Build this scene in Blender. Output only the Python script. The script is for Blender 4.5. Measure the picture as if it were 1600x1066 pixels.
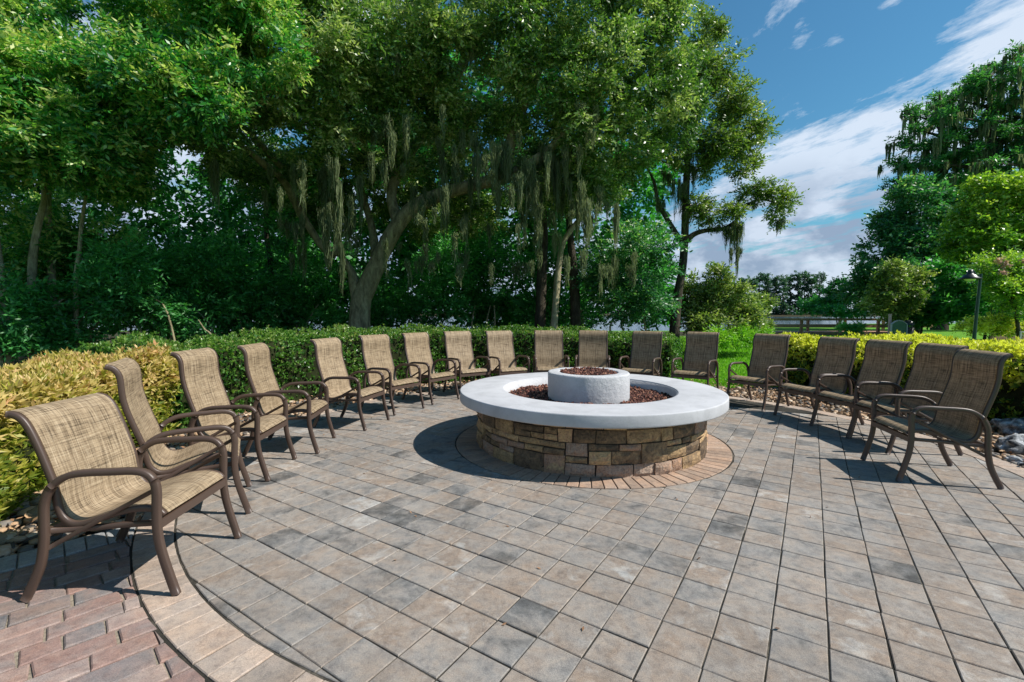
import bpy, math, random
import numpy as np
from mathutils import Vector, noise

for o in list(bpy.data.objects):
    bpy.data.objects.remove(o)
SC = bpy.context.scene
COL = SC.collection
PI = math.pi
R = math.radians

# ------------------------------------------------------------------ camera
F_PX, PITCH, CAM_H = 718.1, 0.058, 1.4348
cam = bpy.data.cameras.new('camera')
cam.lens = F_PX / 1600 * 36
cam.sensor_width = 36
cam.clip_end = 3000
camo = bpy.data.objects.new('camera', cam)
camo.location = (0, 0, CAM_H)
camo.rotation_euler = (PI / 2 - PITCH, 0, 0)
COL.objects.link(camo)
SC.camera = camo

# ------------------------------------------------------------------ light
SUN_EL, SUN_AZ = R(47), R(101)          # azimuth measured from +Y towards +X
world = bpy.data.worlds.new('World')
SC.world = world
world.use_nodes = True
sunl = bpy.data.lights.new('sun', 'SUN')
sunl.energy = 4.9
sunl.angle = R(0.5)
sunl.color = (1.0, 0.955, 0.88)
suno = bpy.data.objects.new('sun', sunl)
sd = Vector((math.sin(SUN_AZ) * math.cos(SUN_EL), math.cos(SUN_AZ) * math.cos(SUN_EL), math.sin(SUN_EL)))
suno.rotation_euler = sd.to_track_quat('Z', 'Y').to_euler()
suno.location = (20, -3, 25)
COL.objects.link(suno)
SC.view_settings.view_transform = 'Standard'
SC.view_settings.look = 'None'
SC.view_settings.exposure = 0.45
SC.view_settings.gamma = 1
SC.view_settings.use_curve_mapping = False
try:
    SC.cycles.max_bounces = 7
    SC.cycles.diffuse_bounces = 3
    SC.cycles.transmission_bounces = 4
    SC.cycles.transparent_max_bounces = 4
    SC.cycles.use_denoising = True
except Exception:
    pass


def build_world():
    nt = world.node_tree
    N, L = nt.nodes, nt.links
    N.clear()
    out = N.new('ShaderNodeOutputWorld')
    bg = N.new('ShaderNodeBackground')
    bg.inputs[1].default_value = 0.095
    sky = N.new('ShaderNodeTexSky')
    sky.sky_type = 'NISHITA'
    sky.sun_disc = False
    sky.sun_elevation = SUN_EL
    sky.sun_rotation = SUN_AZ
    sky.air_density = 1.3
    sky.dust_density = 0.4
    sky.ozone_density = 3.0
    tc = N.new('ShaderNodeTexCoord')
    sep = N.new('ShaderNodeSeparateXYZ')
    L.new(tc.outputs['Generated'], sep.inputs[0])

    def m(op, a, b=None, clamp=False, c=None):
        n = N.new('ShaderNodeMath')
        n.operation = op
        n.use_clamp = clamp
        for i, v in enumerate((a, b, c)):
            if v is None:
                continue
            if isinstance(v, (int, float)):
                n.inputs[i].default_value = v
            else:
                L.new(v, n.inputs[i])
        return n.outputs[0]
    z = sep.outputs[2]
    zz = m('ADD', m('MAXIMUM', z, 0.0), 0.12)
    px = m('DIVIDE', sep.outputs[0], zz)
    py = m('DIVIDE', sep.outputs[1], zz)
    cmb = N.new('ShaderNodeCombineXYZ')
    L.new(px, cmb.inputs[0])
    L.new(py, cmb.inputs[1])
    mp = N.new('ShaderNodeCombineXYZ')
    L.new(m('ADD', m('MULTIPLY', px, .34 * 1.15), m('MULTIPLY', py, -.94 * 1.15)), mp.inputs[0])
    L.new(m('ADD', m('MULTIPLY', px, .94 * 2.2), m('MULTIPLY', py, .34 * 2.2)), mp.inputs[1])
    n1 = N.new('ShaderNodeTexNoise')
    n1.inputs['Scale'].default_value = 1.5
    n1.inputs['Detail'].default_value = 12
    n1.inputs['Roughness'].default_value = 0.68
    n1.inputs['Distortion'].default_value = 0.15
    L.new(mp.outputs[0], n1.inputs[0])
    # cloud cover: soft patches by direction, each (unit direction, tightness, weight)

    def patch(u, v, tight, w, sx=1.0):
        x, zc = (u - 800) / F_PX, (491 - v) / F_PX
        l = math.sqrt(x * x + 1 + zc * zc)
        d = N.new('ShaderNodeVectorMath')
        d.operation = 'DOT_PRODUCT'
        L.new(tc.outputs['Generated'], d.inputs[0])
        d.inputs[1].default_value = (x / l, 1 / l, zc / l)
        e = m('MULTIPLY', m('SUBTRACT', 1.0, d.outputs['Value']), tight)
        return m('MULTIPLY', m('POWER', 2.718, m('MULTIPLY', e, -1.0)), w)
    cov = None
    for a in ((1250, 262, 260, .22), (1370, 215, 320, .24), (1180, 290, 300, .18), (1460, 185, 420, .16), (1590, 50, 260, .24), (1560, 15, 300, .12),
              (1760, 90, 90, .24), (620, 60, 60, .25), (200, 300, 30, .3), (-900, 200, 8, .2), (1292, 78, 5000, .24), (1238, 82, 5000, .20), (1375, 12, 1800, .26), (1240, 182, 2500, .16)):
        p = patch(*a)
        cov = p if cov is None else m('ADD', cov, p)
    low = m('MULTIPLY', m('POWER', 2.718, m('MULTIPLY', m('MULTIPLY', z, z), -20.0)), 0.80)
    cov = m('ADD', cov, low)
    nn = m('ADD', m('MULTIPLY', m('SUBTRACT', n1.outputs['Fac'], 0.5), 2.2), 0.5)
    dens = m('ADD', nn, m('SUBTRACT', cov, 0.73))
    dens = m('MULTIPLY', dens, 3.0, True)
    dens = m('SMOOTH_MIN', dens, 0.93, c=0.1) if False else m('MINIMUM', dens, 0.94)
    # billows low over the horizon
    n2 = N.new('ShaderNodeTexNoise')
    n2.inputs['Scale'].default_value = 9.0
    n2.inputs['Detail'].default_value = 9
    n2.inputs['Roughness'].default_value = 0.55
    mp2 = N.new('ShaderNodeMapping')
    mp2.inputs['Scale'].default_value = (1, 1, 1.8)
    L.new(tc.outputs['Generated'], mp2.inputs[0])
    L.new(mp2.outputs[0], n2.inputs[0])
    rp = N.new('ShaderNodeValToRGB')
    L.new(n2.outputs['Fac'], rp.inputs[0])
    e = rp.color_ramp.elements
    e[0].position, e[0].color = 0.43, (2.4, 3.1, 4.3, 1)
    e[1].position, e[1].color = 0.60, (5.2, 5.9, 7.0, 1)
    hi = N.new('ShaderNodeRGB')
    hi.outputs[0].default_value = (5.6, 6.4, 7.5, 1)
    mixc = N.new('ShaderNodeMixRGB')
    f = m('MULTIPLY', m('SUBTRACT', z, 0.17), 9.0, True)
    L.new(f, mixc.inputs[0])
    L.new(rp.outputs[0], mixc.inputs[1])
    L.new(hi.outputs[0], mixc.inputs[2])
    tint = N.new('ShaderNodeMixRGB')
    tint.blend_type = 'MULTIPLY'
    tint.inputs[0].default_value = 1
    tint.inputs[2].default_value = (0.38, 0.73, 0.83, 1)
    L.new(sky.outputs[0], tint.inputs[1])
    mix = N.new('ShaderNodeMixRGB')
    L.new(dens, mix.inputs[0])
    L.new(tint.outputs[0], mix.inputs[1])
    L.new(mixc.outputs[0], mix.inputs[2])
    L.new(mix.outputs[0], bg.inputs[0])
    L.new(bg.outputs[0], out.inputs[0])


build_world()


# ------------------------------------------------------------------ helpers
def at(u, v, d):
    """World point seen at photo position (u, v) standing at distance d along the view axis (ground distance)."""
    xi, yi = (u - 800) / F_PX, (v - 533) / F_PX
    dx, dy, dz = xi, math.cos(PITCH) - yi * math.sin(PITCH), -math.sin(PITCH) - yi * math.cos(PITCH)
    t = d / dy
    return np.array([dx * t, d, CAM_H + dz * t])


def mesh_np(name, V, F4, mat, tone=None, smooth=False):
    me = bpy.data.meshes.new(name)
    V = np.asarray(V, np.float32)
    F4 = np.asarray(F4, np.int32)
    k = F4.shape[1]
    me.vertices.add(len(V))
    me.vertices.foreach_set('co', V.ravel())
    me.loops.add(F4.size)
    me.loops.foreach_set('vertex_index', F4.ravel())
    me.polygons.add(len(F4))
    me.polygons.foreach_set('loop_start', np.arange(0, F4.size, k, dtype=np.int32))
    if tone is not None:
        at_ = me.attributes.new('tone', 'FLOAT', 'FACE')
        at_.data.foreach_set('value', np.asarray(tone, np.float32))
    if smooth:
        me.polygons.foreach_set('use_smooth', np.ones(len(F4), bool))
    me.update(calc_edges=True)
    if mat:
        me.materials.append(mat)
    return me


class MB:
    """collects polygons; build() links them as one object"""
    def __init__(s):
        s.v, s.f, s.t, s.sm = [], [], [], []

    def poly(s, pts, tone=0.5):
        b = len(s.v)
        s.v += [tuple(p) for p in pts]
        s.f.append(tuple(range(b, b + len(pts))))
        s.t.append(tone)

    def raw(s, V, F, tone=0.5):
        b = len(s.v)
        s.v += [tuple(p) for p in V]
        for f in F:
            s.f.append(tuple(i + b for i in f))
            s.t.append(tone)

    def box(s, c, h, rz=0, tone=0.5, bev=0.0, rx=0, ry=0):
        cx, sx = math.cos(rz), math.sin(rz)
        P = []
        for z in (-1, 1):
            for x, y in ((-1, -1), (1, -1), (1, 1), (-1, 1)):
                lx, ly, lz = x * h[0], y * h[1], z * h[2]
                if rx:
                    ly, lz = ly * math.cos(rx) - lz * math.sin(rx), ly * math.sin(rx) + lz * math.cos(rx)
                if ry:
                    lx, lz = lx * math.cos(ry) + lz * math.sin(ry), -lx * math.sin(ry) + lz * math.cos(ry)
                P.append((c[0] + lx * cx - ly * sx, c[1] + lx * sx + ly * cx, c[2] + lz))
        s.raw(P, [(3, 2, 1, 0), (4, 5, 6, 7), (0, 1, 5, 4), (1, 2, 6, 5), (2, 3, 7, 6), (3, 0, 4, 7)], tone)

    def mesh(s, name, mat, smooth=False):
        me = bpy.data.meshes.new(name)
        me.from_pydata(s.v, [], s.f)
        a = me.attributes.new('tone', 'FLOAT', 'FACE')
        a.data.foreach_set('value', np.asarray(s.t, np.float32))
        if smooth:
            me.polygons.foreach_set('use_smooth', np.ones(len(s.f), bool))
        me.materials.append(mat)
        me.update()
        return me

    def build(s, name, mat, parent=None, smooth=False):
        return link(name, s.mesh(name, mat, smooth), parent)


def link(name, me, parent=None):
    o = bpy.data.objects.new(name, me)
    COL.objects.link(o)
    if parent is not None:
        o.parent = parent
    return o


def tag(o, label=None, cat=None, group=None, kind=None):
    if label:
        o['label'] = label
    if cat:
        o['category'] = cat
    if group:
        o['group'] = group
    if kind:
        o['kind'] = kind
    return o


def thing(name, label, cat, loc=(0, 0, 0), rz=0, group=None):
    o = bpy.data.objects.new(name, None)
    o.location = loc
    o.rotation_euler = (0, 0, rz)
    o.empty_display_size = 0.2
    COL.objects.link(o)
    return tag(o, label, cat, group)


def local(o, me):
    """shift a world-space mesh so that it sits right under the parent at o.location (unrotated parents)"""
    n = len(me.vertices)
    a = np.empty(n * 3, np.float32)
    me.vertices.foreach_get('co', a)
    a = a.reshape(-1, 3) - np.array(o.location, np.float32)
    me.vertices.foreach_set('co', a.ravel())
    me.update()
    return me


# ------------------------------------------------------------------ materials
def newmat(name):
    m = bpy.data.materials.new(name)
    m.use_nodes = True
    nt = m.node_tree
    return m, nt, nt.nodes['Principled BSDF'], nt.nodes['Material Output']


def ramp(nt, src, stops):
    r = nt.nodes.new('ShaderNodeValToRGB')
    nt.links.new(src, r.inputs[0])
    e = r.color_ramp.elements
    while len(e) < len(stops):
        e.new(0.5)
    for i, (p, c) in enumerate(stops):
        e[i].position = p
        e[i].color = (*c, 1)
    return r.outputs[0]


def nz(nt, scale, detail=4, rough=0.55, vec=None, dist=0.0):
    n = nt.nodes.new('ShaderNodeTexNoise')
    n.inputs['Scale'].default_value = scale
    n.inputs['Detail'].default_value = detail
    n.inputs['Roughness'].default_value = rough
    n.inputs['Distortion'].default_value = dist
    if vec is not None:
        nt.links.new(vec, n.inputs['Vector'])
    return n.outputs['Fac']


def mixrgb(nt, f, a, b, mode='MIX'):
    n = nt.nodes.new('ShaderNodeMixRGB')
    n.blend_type = mode
    for i, v in enumerate((f, a, b)):
        if isinstance(v, (int, float)):
            n.inputs[i].default_value = v
        elif isinstance(v, tuple):
            n.inputs[i].default_value = (*v, 1)
        else:
            nt.links.new(v, n.inputs[i])
    return n.outputs[0]


def mth(nt, op, a, b=None, clamp=False):
    n = nt.nodes.new('ShaderNodeMath')
    n.operation = op
    n.use_clamp = clamp
    for i, v in enumerate((a, b)):
        if v is None:
            continue
        if isinstance(v, (int, float)):
            n.inputs[i].default_value = v
        else:
            nt.links.new(v, n.inputs[i])
    return n.outputs[0]


def bump(nt, b, h, strength=0.3, dist=0.01):
    n = nt.nodes.new('ShaderNodeBump')
    n.inputs['Strength'].default_value = strength
    n.inputs['Distance'].default_value = dist
    nt.links.new(h, n.inputs['Height'])
    nt.links.new(n.outputs[0], b.inputs['Normal'])


def attr(nt, name='tone'):
    a = nt.nodes.new('ShaderNodeAttribute')
    a.attribute_name = name
    return a.outputs['Fac']


def pos(nt):
    return nt.nodes.new('ShaderNodeNewGeometry').outputs['Position']


def objc(nt):
    return nt.nodes.new('ShaderNodeTexCoord').outputs['Object']


def leafmat(name, stops, trans=0.35, rough=0.45, spec=0.35, tcol=None):
    m, nt, b, out = newmat(name)
    c = ramp(nt, attr(nt), stops)
    nt.links.new(c, b.inputs['Base Color'])
    b.inputs['Roughness'].default_value = rough
    b.inputs['Specular IOR Level'].default_value = spec
    t = nt.nodes.new('ShaderNodeBsdfTranslucent')
    c2 = mixrgb(nt, 1.0, c, tcol or (1.2, 1.5, 0.6), 'MULTIPLY')
    nt.links.new(c2, t.inputs[0])
    mx = nt.nodes.new('ShaderNodeMixShader')
    mx.inputs[0].default_value = trans
    nt.links.new(b.outputs[0], mx.inputs[1])
    nt.links.new(t.outputs[0], mx.inputs[2])
    nt.links.new(mx.outputs[0], out.inputs[0])
    return m


M = {}
M['oak'] = leafmat('oak_leaf', [(0, (.032, .085, .018)), (.35, (.08, .18, .032)), (.7, (.17, .28, .06)), (1, (.46, .50, .22))], .34, .40, .7)  # palest stop puts leaf sparkle into the colour
M['left'] = leafmat('bright_leaf', [(0, (.014, .11, .028)), (.4, (.05, .26, .045)), (.75, (.20, .38, .07)), (1, (.54, .58, .20))], .40, .40, .7)  # light end of the ramp is painted glint on leaves
M['under'] = leafmat('understory_leaf', [(0, (.024, .13, .034)), (.6, (.07, .31, .07)), (1, (.17, .50, .13))], .42, .45, .5)
M['cyp'] = leafmat('cypress_leaf', [(0, (.035, .08, .018)), (.5, (.12, .20, .04)), (1, (.32, .36, .10))], .4, .42, .6)
M['tallcyp'] = leafmat('tall_cypress_leaf', [(0, (.016, .08, .03)), (.6, (.06, .22, .06)), (1, (.17, .38, .10))], .42)
M['roak'] = leafmat('right_oak_leaf', [(0, (.014, .08, .035)), (.5, (.05, .21, .065)), (.9, (.16, .35, .12)), (1, (.40, .50, .24))], .42, .42, .6)
M['round'] = leafmat('round_tree_leaf', [(0, (.05, .15, .02)), (.5, (.17, .32, .035)), (1, (.48, .55, .08))], .42, .35, .6)
M['olive'] = leafmat('olive_shrub_leaf', [(0, (.035, .09, .018)), (.5, (.15, .23, .045)), (1, (.44, .46, .16))], .4, .42, .6)
M['box'] = leafmat('boxwood_leaf', [(0, (.020, .08, .015)), (.4, (.07, .19, .03)), (.75, (.18, .31, .05)), (1, (.40, .42, .16))], .36, .36, .6)
M['goldl'] = leafmat('gold_leaf', [(0, (.12, .18, .02)), (.22, (.34, .34, .04)), (.46, (.46, .37, .10)), (.78, (.66, .48, .21)), (1, (.56, .30, .14))], .34, .5, .4)
M['goldr'] = leafmat('variegated_leaf', [(0, (.05, .13, .02)), (.25, (.20, .27, .03)), (.5, (.62, .58, .05)), (1, (.88, .80, .20))], .34, .5, .4)
M['pine'] = leafmat('far_leaf', [(0, (.03, .09, .05)), (1, (.08, .18, .085))], .3)
M['moss'] = leafmat('spanish_moss', [(0, (.08, .11, .055)), (.5, (.17, .215, .11)), (1, (.31, .36, .20))], .5, .9, .05, (1.1, 1.1, .8))
M['grass'] = leafmat('grass_blade', [(0, (.08, .24, .012)), (.6, (.17, .38, .02)), (1, (.32, .50, .06))], .4)
M['pink'] = leafmat('pink_blossom', [(0, (.5, .25, .28)), (1, (.7, .45, .45))], .3)


def plain(name, c, rough=0.6, spec=0.5, metal=0.0, nscale=30, var=0.25, bmp=0.0, bscale=60, coord='obj'):
    m, nt, b, out = newmat(name)
    v = objc(nt) if coord == 'obj' else pos(nt)
    n = nz(nt, nscale, 5, .6, v)
    dark = tuple(x * (1 - var) for x in c)
    lite = tuple(min(1, x * (1 + var)) for x in c)
    nt.links.new(ramp(nt, n, [(.3, dark), (.7, lite)]), b.inputs['Base Color'])
    b.inputs['Roughness'].default_value = rough
    b.inputs['Specular IOR Level'].default_value = spec
    b.inputs['Metallic'].default_value = metal
    if bmp:
        bump(nt, b, nz(nt, bscale, 5, .6, v), bmp, .01)
    return m


M['frame'] = plain('brown_powder_coat', (.075, .048, .036), .42, .5, 0, 400, .12, .05, 900)
M['core'] = plain('hedge_blocking_core', (.022, .028, .010), .9, .1, 0, 6, .5, .6, 30)
M['wood'] = plain('brown_deck_wood', (.36, .20, .125), .7, .3, 0, 8, .3, .3, 40)
M['green_sign'] = plain('green_sign_paint', (.05, .14, .07), .5, .4, 0, 8, .2)
M['white_trim'] = plain('grey_trim', (.5, .48, .45), .6, .3, 0, 8, .1)
M['black'] = plain('black_metal', (.015, .018, .018), .4, .5, 0, 20, .2)
M['lamp_green'] = plain('dark_green_metal', (.010, .045, .032), .4, .5, 0, 20, .2)
M['pinkpost'] = plain('pale_pink_post', (.62, .38, .36), .6, .3, 0, 20, .1)
M['glass'] = plain('frosted_lamp_glass', (.75, .75, .7), .3, .5, 0, 20, .05)


def barkmat(name, a, b_, c_, sc=9):
    m, nt, b, out = newmat(name)
    v = pos(nt)
    mp = nt.nodes.new('ShaderNodeMapping')
    mp.inputs['Scale'].default_value = (1, 1, .35)
    nt.links.new(v, mp.inputs[0])
    n = nz(nt, sc, 8, .7, mp.outputs[0], .4)
    c = ramp(nt, n, [(.3, a), (.52, b_), (.72, c_)])
    nt.links.new(c, b.inputs['Base Color'])
    b.inputs['Roughness'].default_value = .9
    b.inputs['Specular IOR Level'].default_value = .2
    bump(nt, b, nz(nt, sc * 2.5, 8, .7, mp.outputs[0], .5), .9, .05)
    return m


M['bark'] = barkmat('oak_bark', (.08, .07, .04), (.27, .235, .135), (.46, .43, .25))
M['palebark'] = barkmat('pale_bark', (.16, .14, .09), (.40, .35, .22), (.62, .56, .38), 14)
M['darkbark'] = barkmat('dark_bark', (.02, .016, .012), (.06, .05, .035), (.13, .11, .08))


def pavermat(name, stops, sand=False, grain=220):
    m, nt, b, out = newmat(name)
    p = pos(nt)
    t = attr(nt)
    cmb = nt.nodes.new('ShaderNodeCombineXYZ')
    nt.links.new(mth(nt, 'MULTIPLY', t, 37.0), cmb.inputs[2])
    nt.links.new(mth(nt, 'MULTIPLY', t, 91.0), cmb.inputs[0])
    add = nt.nodes.new('ShaderNodeVectorMath')
    add.operation = 'ADD'
    nt.links.new(p, add.inputs[0])
    nt.links.new(cmb.outputs[0], add.inputs[1])
    n = nz(nt, 6.0, 6, .66, add.outputs[0], .5)
    f = mth(nt, 'ADD', mth(nt, 'MULTIPLY', mth(nt, 'SUBTRACT', n, .5), 1.35), t)
    c = ramp(nt, f, stops)
    # grain, aggregate and weather staining
    g = nz(nt, grain, 3, .7, p)
    c = mixrgb(nt, 1.0, c, ramp(nt, g, [(.3, (.66, .66, .66)), (.5, (1, 1, 1)), (.72, (1.28, 1.26, 1.22))]), 'MULTIPLY')
    st = nz(nt, .9, 6, .65, p, .6)
    c = mixrgb(nt, 1.0, c, ramp(nt, st, [(.3, (.84, .83, .82)), (.6, (1.08, 1.07, 1.06))]), 'MULTIPLY')
    st2 = nz(nt, 26, 4, .7, p, .3)
    c = mixrgb(nt, 1.0, c, ramp(nt, st2, [(.3, (.74, .74, .75)), (.48, (1, 1, 1))]), 'MULTIPLY')
    m1 = nz(nt, 17, 8, .72, add.outputs[0], .4)
    c = mixrgb(nt, 1.0, c, ramp(nt, m1, [(.28, (.70, .70, .72)), (.5, (1.0, .99, .98)), (.72, (1.20, 1.17, 1.12))]), 'MULTIPLY')
    m2 = nz(nt, 4.3, 4, .6, add.outputs[0], .2)
    c = mixrgb(nt, 1.0, c, ramp(nt, m2, [(.34, (1.05, .98, .92)), (.5, (1, 1, 1)), (.66, (.95, .99, 1.03))]), 'MULTIPLY')
    vo = nt.nodes.new('ShaderNodeTexVoronoi')
    vo.inputs['Scale'].default_value = 120
    nt.links.new(p, vo.inputs['Vector'])
    sp = ramp(nt, vo.outputs['Distance'], [(.05, (1, 1, 1)), (.16, (0, 0, 0))])
    spm = mth(nt, 'MULTIPLY', sp, mth(nt, 'GREATER_THAN', nz(nt, 55, 2, .5, p), .60))
    c = mixrgb(nt, mth(nt, 'MULTIPLY', spm, .55), c, (.62, .60, .56))
    nt.links.new(c, b.inputs['Base Color'])
    b.inputs['Roughness'].default_value = .82
    b.inputs['Specular IOR Level'].default_value = .3
    h = mth(nt, 'ADD', mth(nt, 'MULTIPLY', nz(nt, 25, 6, .7, p), 1.0), mth(nt, 'MULTIPLY', g, .5))
    bump(nt, b, h, .45, .006)
    return m


M['paver'] = pavermat('paver_concrete', [(0.0, (.070, .069, .067)), (.20, (.145, .141, .136)), (.36, (.228, .215, .202)), (.56, (.272, .244, .218)), (.78, (.236, .196, .164)), (1, (.35, .335, .315))])
M['ring'] = pavermat('ring_brick', [(0, (.25, .19, .15)), (.5, (.36, .255, .19)), (1, (.40, .30, .235))])
M['border'] = pavermat('border_brick', [(0, (.27, .225, .19)), (.5, (.37, .30, .25)), (1, (.42, .345, .29))])
M['redbrick'] = pavermat('red_tumbled_brick', [(0, (.18, .17, .17)), (.3, (.25, .20, .185)), (.6, (.27, .175, .15)), (1, (.34, .27, .24))])
M['edge'] = pavermat('grey_edge_brick', [(0, (.26, .27, .28)), (1, (.38, .38, .375))])


def jointmat():
    m, nt, b, out = newmat('joint_sand')
    p = pos(nt)
    n = nz(nt, 1.6, 6, .7, p)
    n2 = nz(nt, 90, 3, .7, p)
    c = ramp(nt, n, [(.36, (.010, .009, .006)), (.50, (.030, .026, .018)), (.66, (.16, .14, .11))])
    c = mixrgb(nt, 1, c, ramp(nt, n2, [(.3, (.6, .6, .6)), (.7, (1.3, 1.3, 1.3))]), 'MULTIPLY')
    nt.links.new(c, b.inputs['Base Color'])
    b.inputs['Roughness'].default_value = .95
    bump(nt, b, n2, .8, .01)
    return m


M['joint'] = jointmat()
M['sand'] = plain('pale_joint_sand', (.26, .22, .17), .95, .2, 0, 60, .4, .5, 200, 'pos')


def stonemat():
    m, nt, b, out = newmat('ledge_stone')
    p = pos(nt)
    t = attr(nt)
    n = nz(nt, 11, 7, .68, p, .8)
    f = mth(nt, 'ADD', mth(nt, 'MULTIPLY', mth(nt, 'SUBTRACT', n, .5), 1.1), t)
    c = ramp(nt, f, [(0, (.10, .070, .045)), (.2, (.21, .140, .08)), (.42, (.40, .265, .135)), (.6, (.54, .37, .19)), (.78, (.40, .235, .15)), (1, (.37, .275, .21))])
    c = mixrgb(nt, 1, c, ramp(nt, nz(nt, 60, 5, .7, p), [(.3, (.42, .40, .38)), (.5, (.95, .95, .95)), (.7, (1.25, 1.22, 1.15))]), 'MULTIPLY')
    nt.links.new(c, b.inputs['Base Color'])
    b.inputs['Roughness'].default_value = .85
    bump(nt, b, nz(nt, 28, 8, .7, p, .4), 1.0, .02)
    return m


M['stone'] = stonemat()


def stucco(name, rough_bump, base, coarse=0.0):
    m, nt, b, out = newmat(name)
    p = pos(nt)
    n = nz(nt, 3.5, 7, .65, p, .4)
    c = ramp(nt, n, [(.3, tuple(x * .80 for x in base)), (.55, base), (.75, tuple(min(.92, x * 1.06) for x in base))])
    c = mixrgb(nt, 1, c, ramp(nt, nz(nt, 45, 4, .75, p), [(.24, (.72, .71, .70)), (.40, (1, 1, 1))]), 'MULTIPLY')
    nt.links.new(c, b.inputs['Base Color'])
    b.inputs['Roughness'].default_value = .75
    b.inputs['Specular IOR Level'].default_value = .3
    h = nz(nt, 24 if coarse else 70, 6, .7, p)
    bump(nt, b, h, rough_bump, .02 if coarse else .006)
    return m


M['cap'] = stucco('painted_concrete_cap', .35, (.47, .47, .488))
M['stucco'] = stucco('rough_white_stucco', .6, (.49, .49, .505), 1)
M['mortar'] = plain('dark_mortar', (.05, .042, .034), .95, .2, 0, 40, .4, .5, 80, 'pos')


def chipmat(name, stops, bm=.6):
    m, nt, b, out = newmat(name)
    p = pos(nt)
    f = mth(nt, 'ADD', mth(nt, 'MULTIPLY', mth(nt, 'SUBTRACT', nz(nt, 30, 5, .65, p), .5), .6), attr(nt))
    nt.links.new(ramp(nt, f, stops), b.inputs['Base Color'])
    b.inputs['Roughness'].default_value = .8
    bump(nt, b, nz(nt, 70, 5, .7, p), bm, .01)
    return m


M['chips'] = chipmat('lava_rock', [(0, (.025, .010, .007)), (.4, (.085, .026, .018)), (.75, (.17, .055, .035)), (1, (.36, .17, .10))])
M['rock'] = chipmat('creek_stone', [(0, (.06, .055, .05)), (.3, (.17, .155, .14)), (.55, (.38, .27, .17)), (.8, (.46, .29, .17)), (1, (.60, .50, .38))])
M['leaflitter'] = chipmat('dry_leaf', [(0, (.10, .05, .025)), (.5, (.30, .16, .08)), (1, (.50, .32, .17))], .2)


def bouldermat():
    m, nt, b, out = newmat('limestone_boulder')
    p = pos(nt)
    c = ramp(nt, nz(nt, 8, 8, .75, p, .6), [(.36, (.02, .024, .03)), (.47, (.16, .17, .18)), (.6, (.58, .60, .62))])
    nt.links.new(c, b.inputs['Base Color'])
    b.inputs['Roughness'].default_value = .9
    bump(nt, b, nz(nt, 14, 8, .75, p, .6), 1, .05)
    return m


M['boulder'] = bouldermat()


def soil(name, stops, sc=12, bm=.8):
    m, nt, b, out = newmat(name)
    p = pos(nt)
    n = nz(nt, sc, 8, .7, p, .3)
    nt.links.new(ramp(nt, n, stops), b.inputs['Base Color'])
    b.inputs['Roughness'].default_value = .95
    b.inputs['Specular IOR Level'].default_value = .15
    bump(nt, b, nz(nt, sc * 3, 6, .7, p), bm, .04)
    return m


M['soil'] = soil('bed_soil', [(.3, (.03, .022, .015)), (.5, (.09, .06, .038)), (.7, (.20, .14, .09))])
M['forest'] = soil('leaf_litter', [(.3, (.014, .013, .008)), (.5, (.04, .035, .018)), (.7, (.08, .07, .035))], 5)
M['lawn'] = soil('lawn_turf', [(.3, (.05, .16, .010)), (.5, (.10, .26, .014)), (.7, (.16, .34, .025))], 9)


def watermat():
    m, nt, b, out = newmat('lake_water')
    p = pos(nt)
    mp = nt.nodes.new('ShaderNodeMapping')
    mp.inputs['Scale'].default_value = (.25, 1, 1)
    nt.links.new(p, mp.inputs[0])
    b.inputs['Base Color'].default_value = (.04, .07, .09, 1)
    b.inputs['Roughness'].default_value = .12
    bump(nt, b, nz(nt, 1.2, 6, .6, mp.outputs[0]), .25, .3)
    return m


M['water'] = watermat()


def slingmat():
    m, nt, b, out = newmat('woven_sling')
    uv = nt.nodes.new('ShaderNodeTexCoord').outputs['UV']

    def st(sx, sy, off):
        mp = nt.nodes.new('ShaderNodeMapping')
        mp.inputs['Scale'].default_value = (sx, sy, 1)
        mp.inputs['Location'].default_value = (off, off * 1.7, off)
        nt.links.new(uv, mp.inputs[0])
        return nz(nt, 1.0, 3, .6, mp.outputs[0])
    warp = st(190, 7, 3.1)
    weft = st(7, 190, 7.7)
    w2 = st(80, 2.5, 1.3)
    c1 = ramp(nt, warp, [(.36, (.050, .037, .026)), (.45, (.32, .235, .15)), (.55, (.45, .345, .225)), (.70, (.66, .55, .40))])
    c2 = ramp(nt, weft, [(.36, (.050, .037, .026)), (.45, (.33, .245, .157)), (.56, (.44, .335, .22)), (.70, (.64, .53, .38))])
    c = mixrgb(nt, .5, c1, c2)
    c = mixrgb(nt, 1, c, ramp(nt, w2, [(.36, (.72, .70, .67)), (.55, (1.04, 1.03, 1.0))]), 'MULTIPLY')
    oi = nt.nodes.new('ShaderNodeObjectInfo')
    c = mixrgb(nt, 1, c, ramp(nt, oi.outputs['Random'], [(0, (.90, .89, .86)), (.5, (1, 1, 1)), (1, (1.06, 1.07, 1.10))]), 'MULTIPLY')
    nt.links.new(c, b.inputs['Base Color'])
    b.inputs['Roughness'].default_value = .7
    b.inputs['Specular IOR Level'].default_value = .25
    h = mth(nt, 'ADD', warp, weft)
    bump(nt, b, h, .35, .002)
    t = nt.nodes.new('ShaderNodeBsdfTranslucent')
    nt.links.new(mixrgb(nt, 1, c, (1, .78, .42), 'MULTIPLY'), t.inputs[0])
    mx = nt.nodes.new('ShaderNodeMixShader')
    mx.inputs[0].default_value = .28
    nt.links.new(b.outputs[0], mx.inputs[1])
    nt.links.new(t.outputs[0], mx.inputs[2])
    nt.links.new(mx.outputs[0], out.inputs[0])
    return m


M['sling'] = slingmat()

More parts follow.
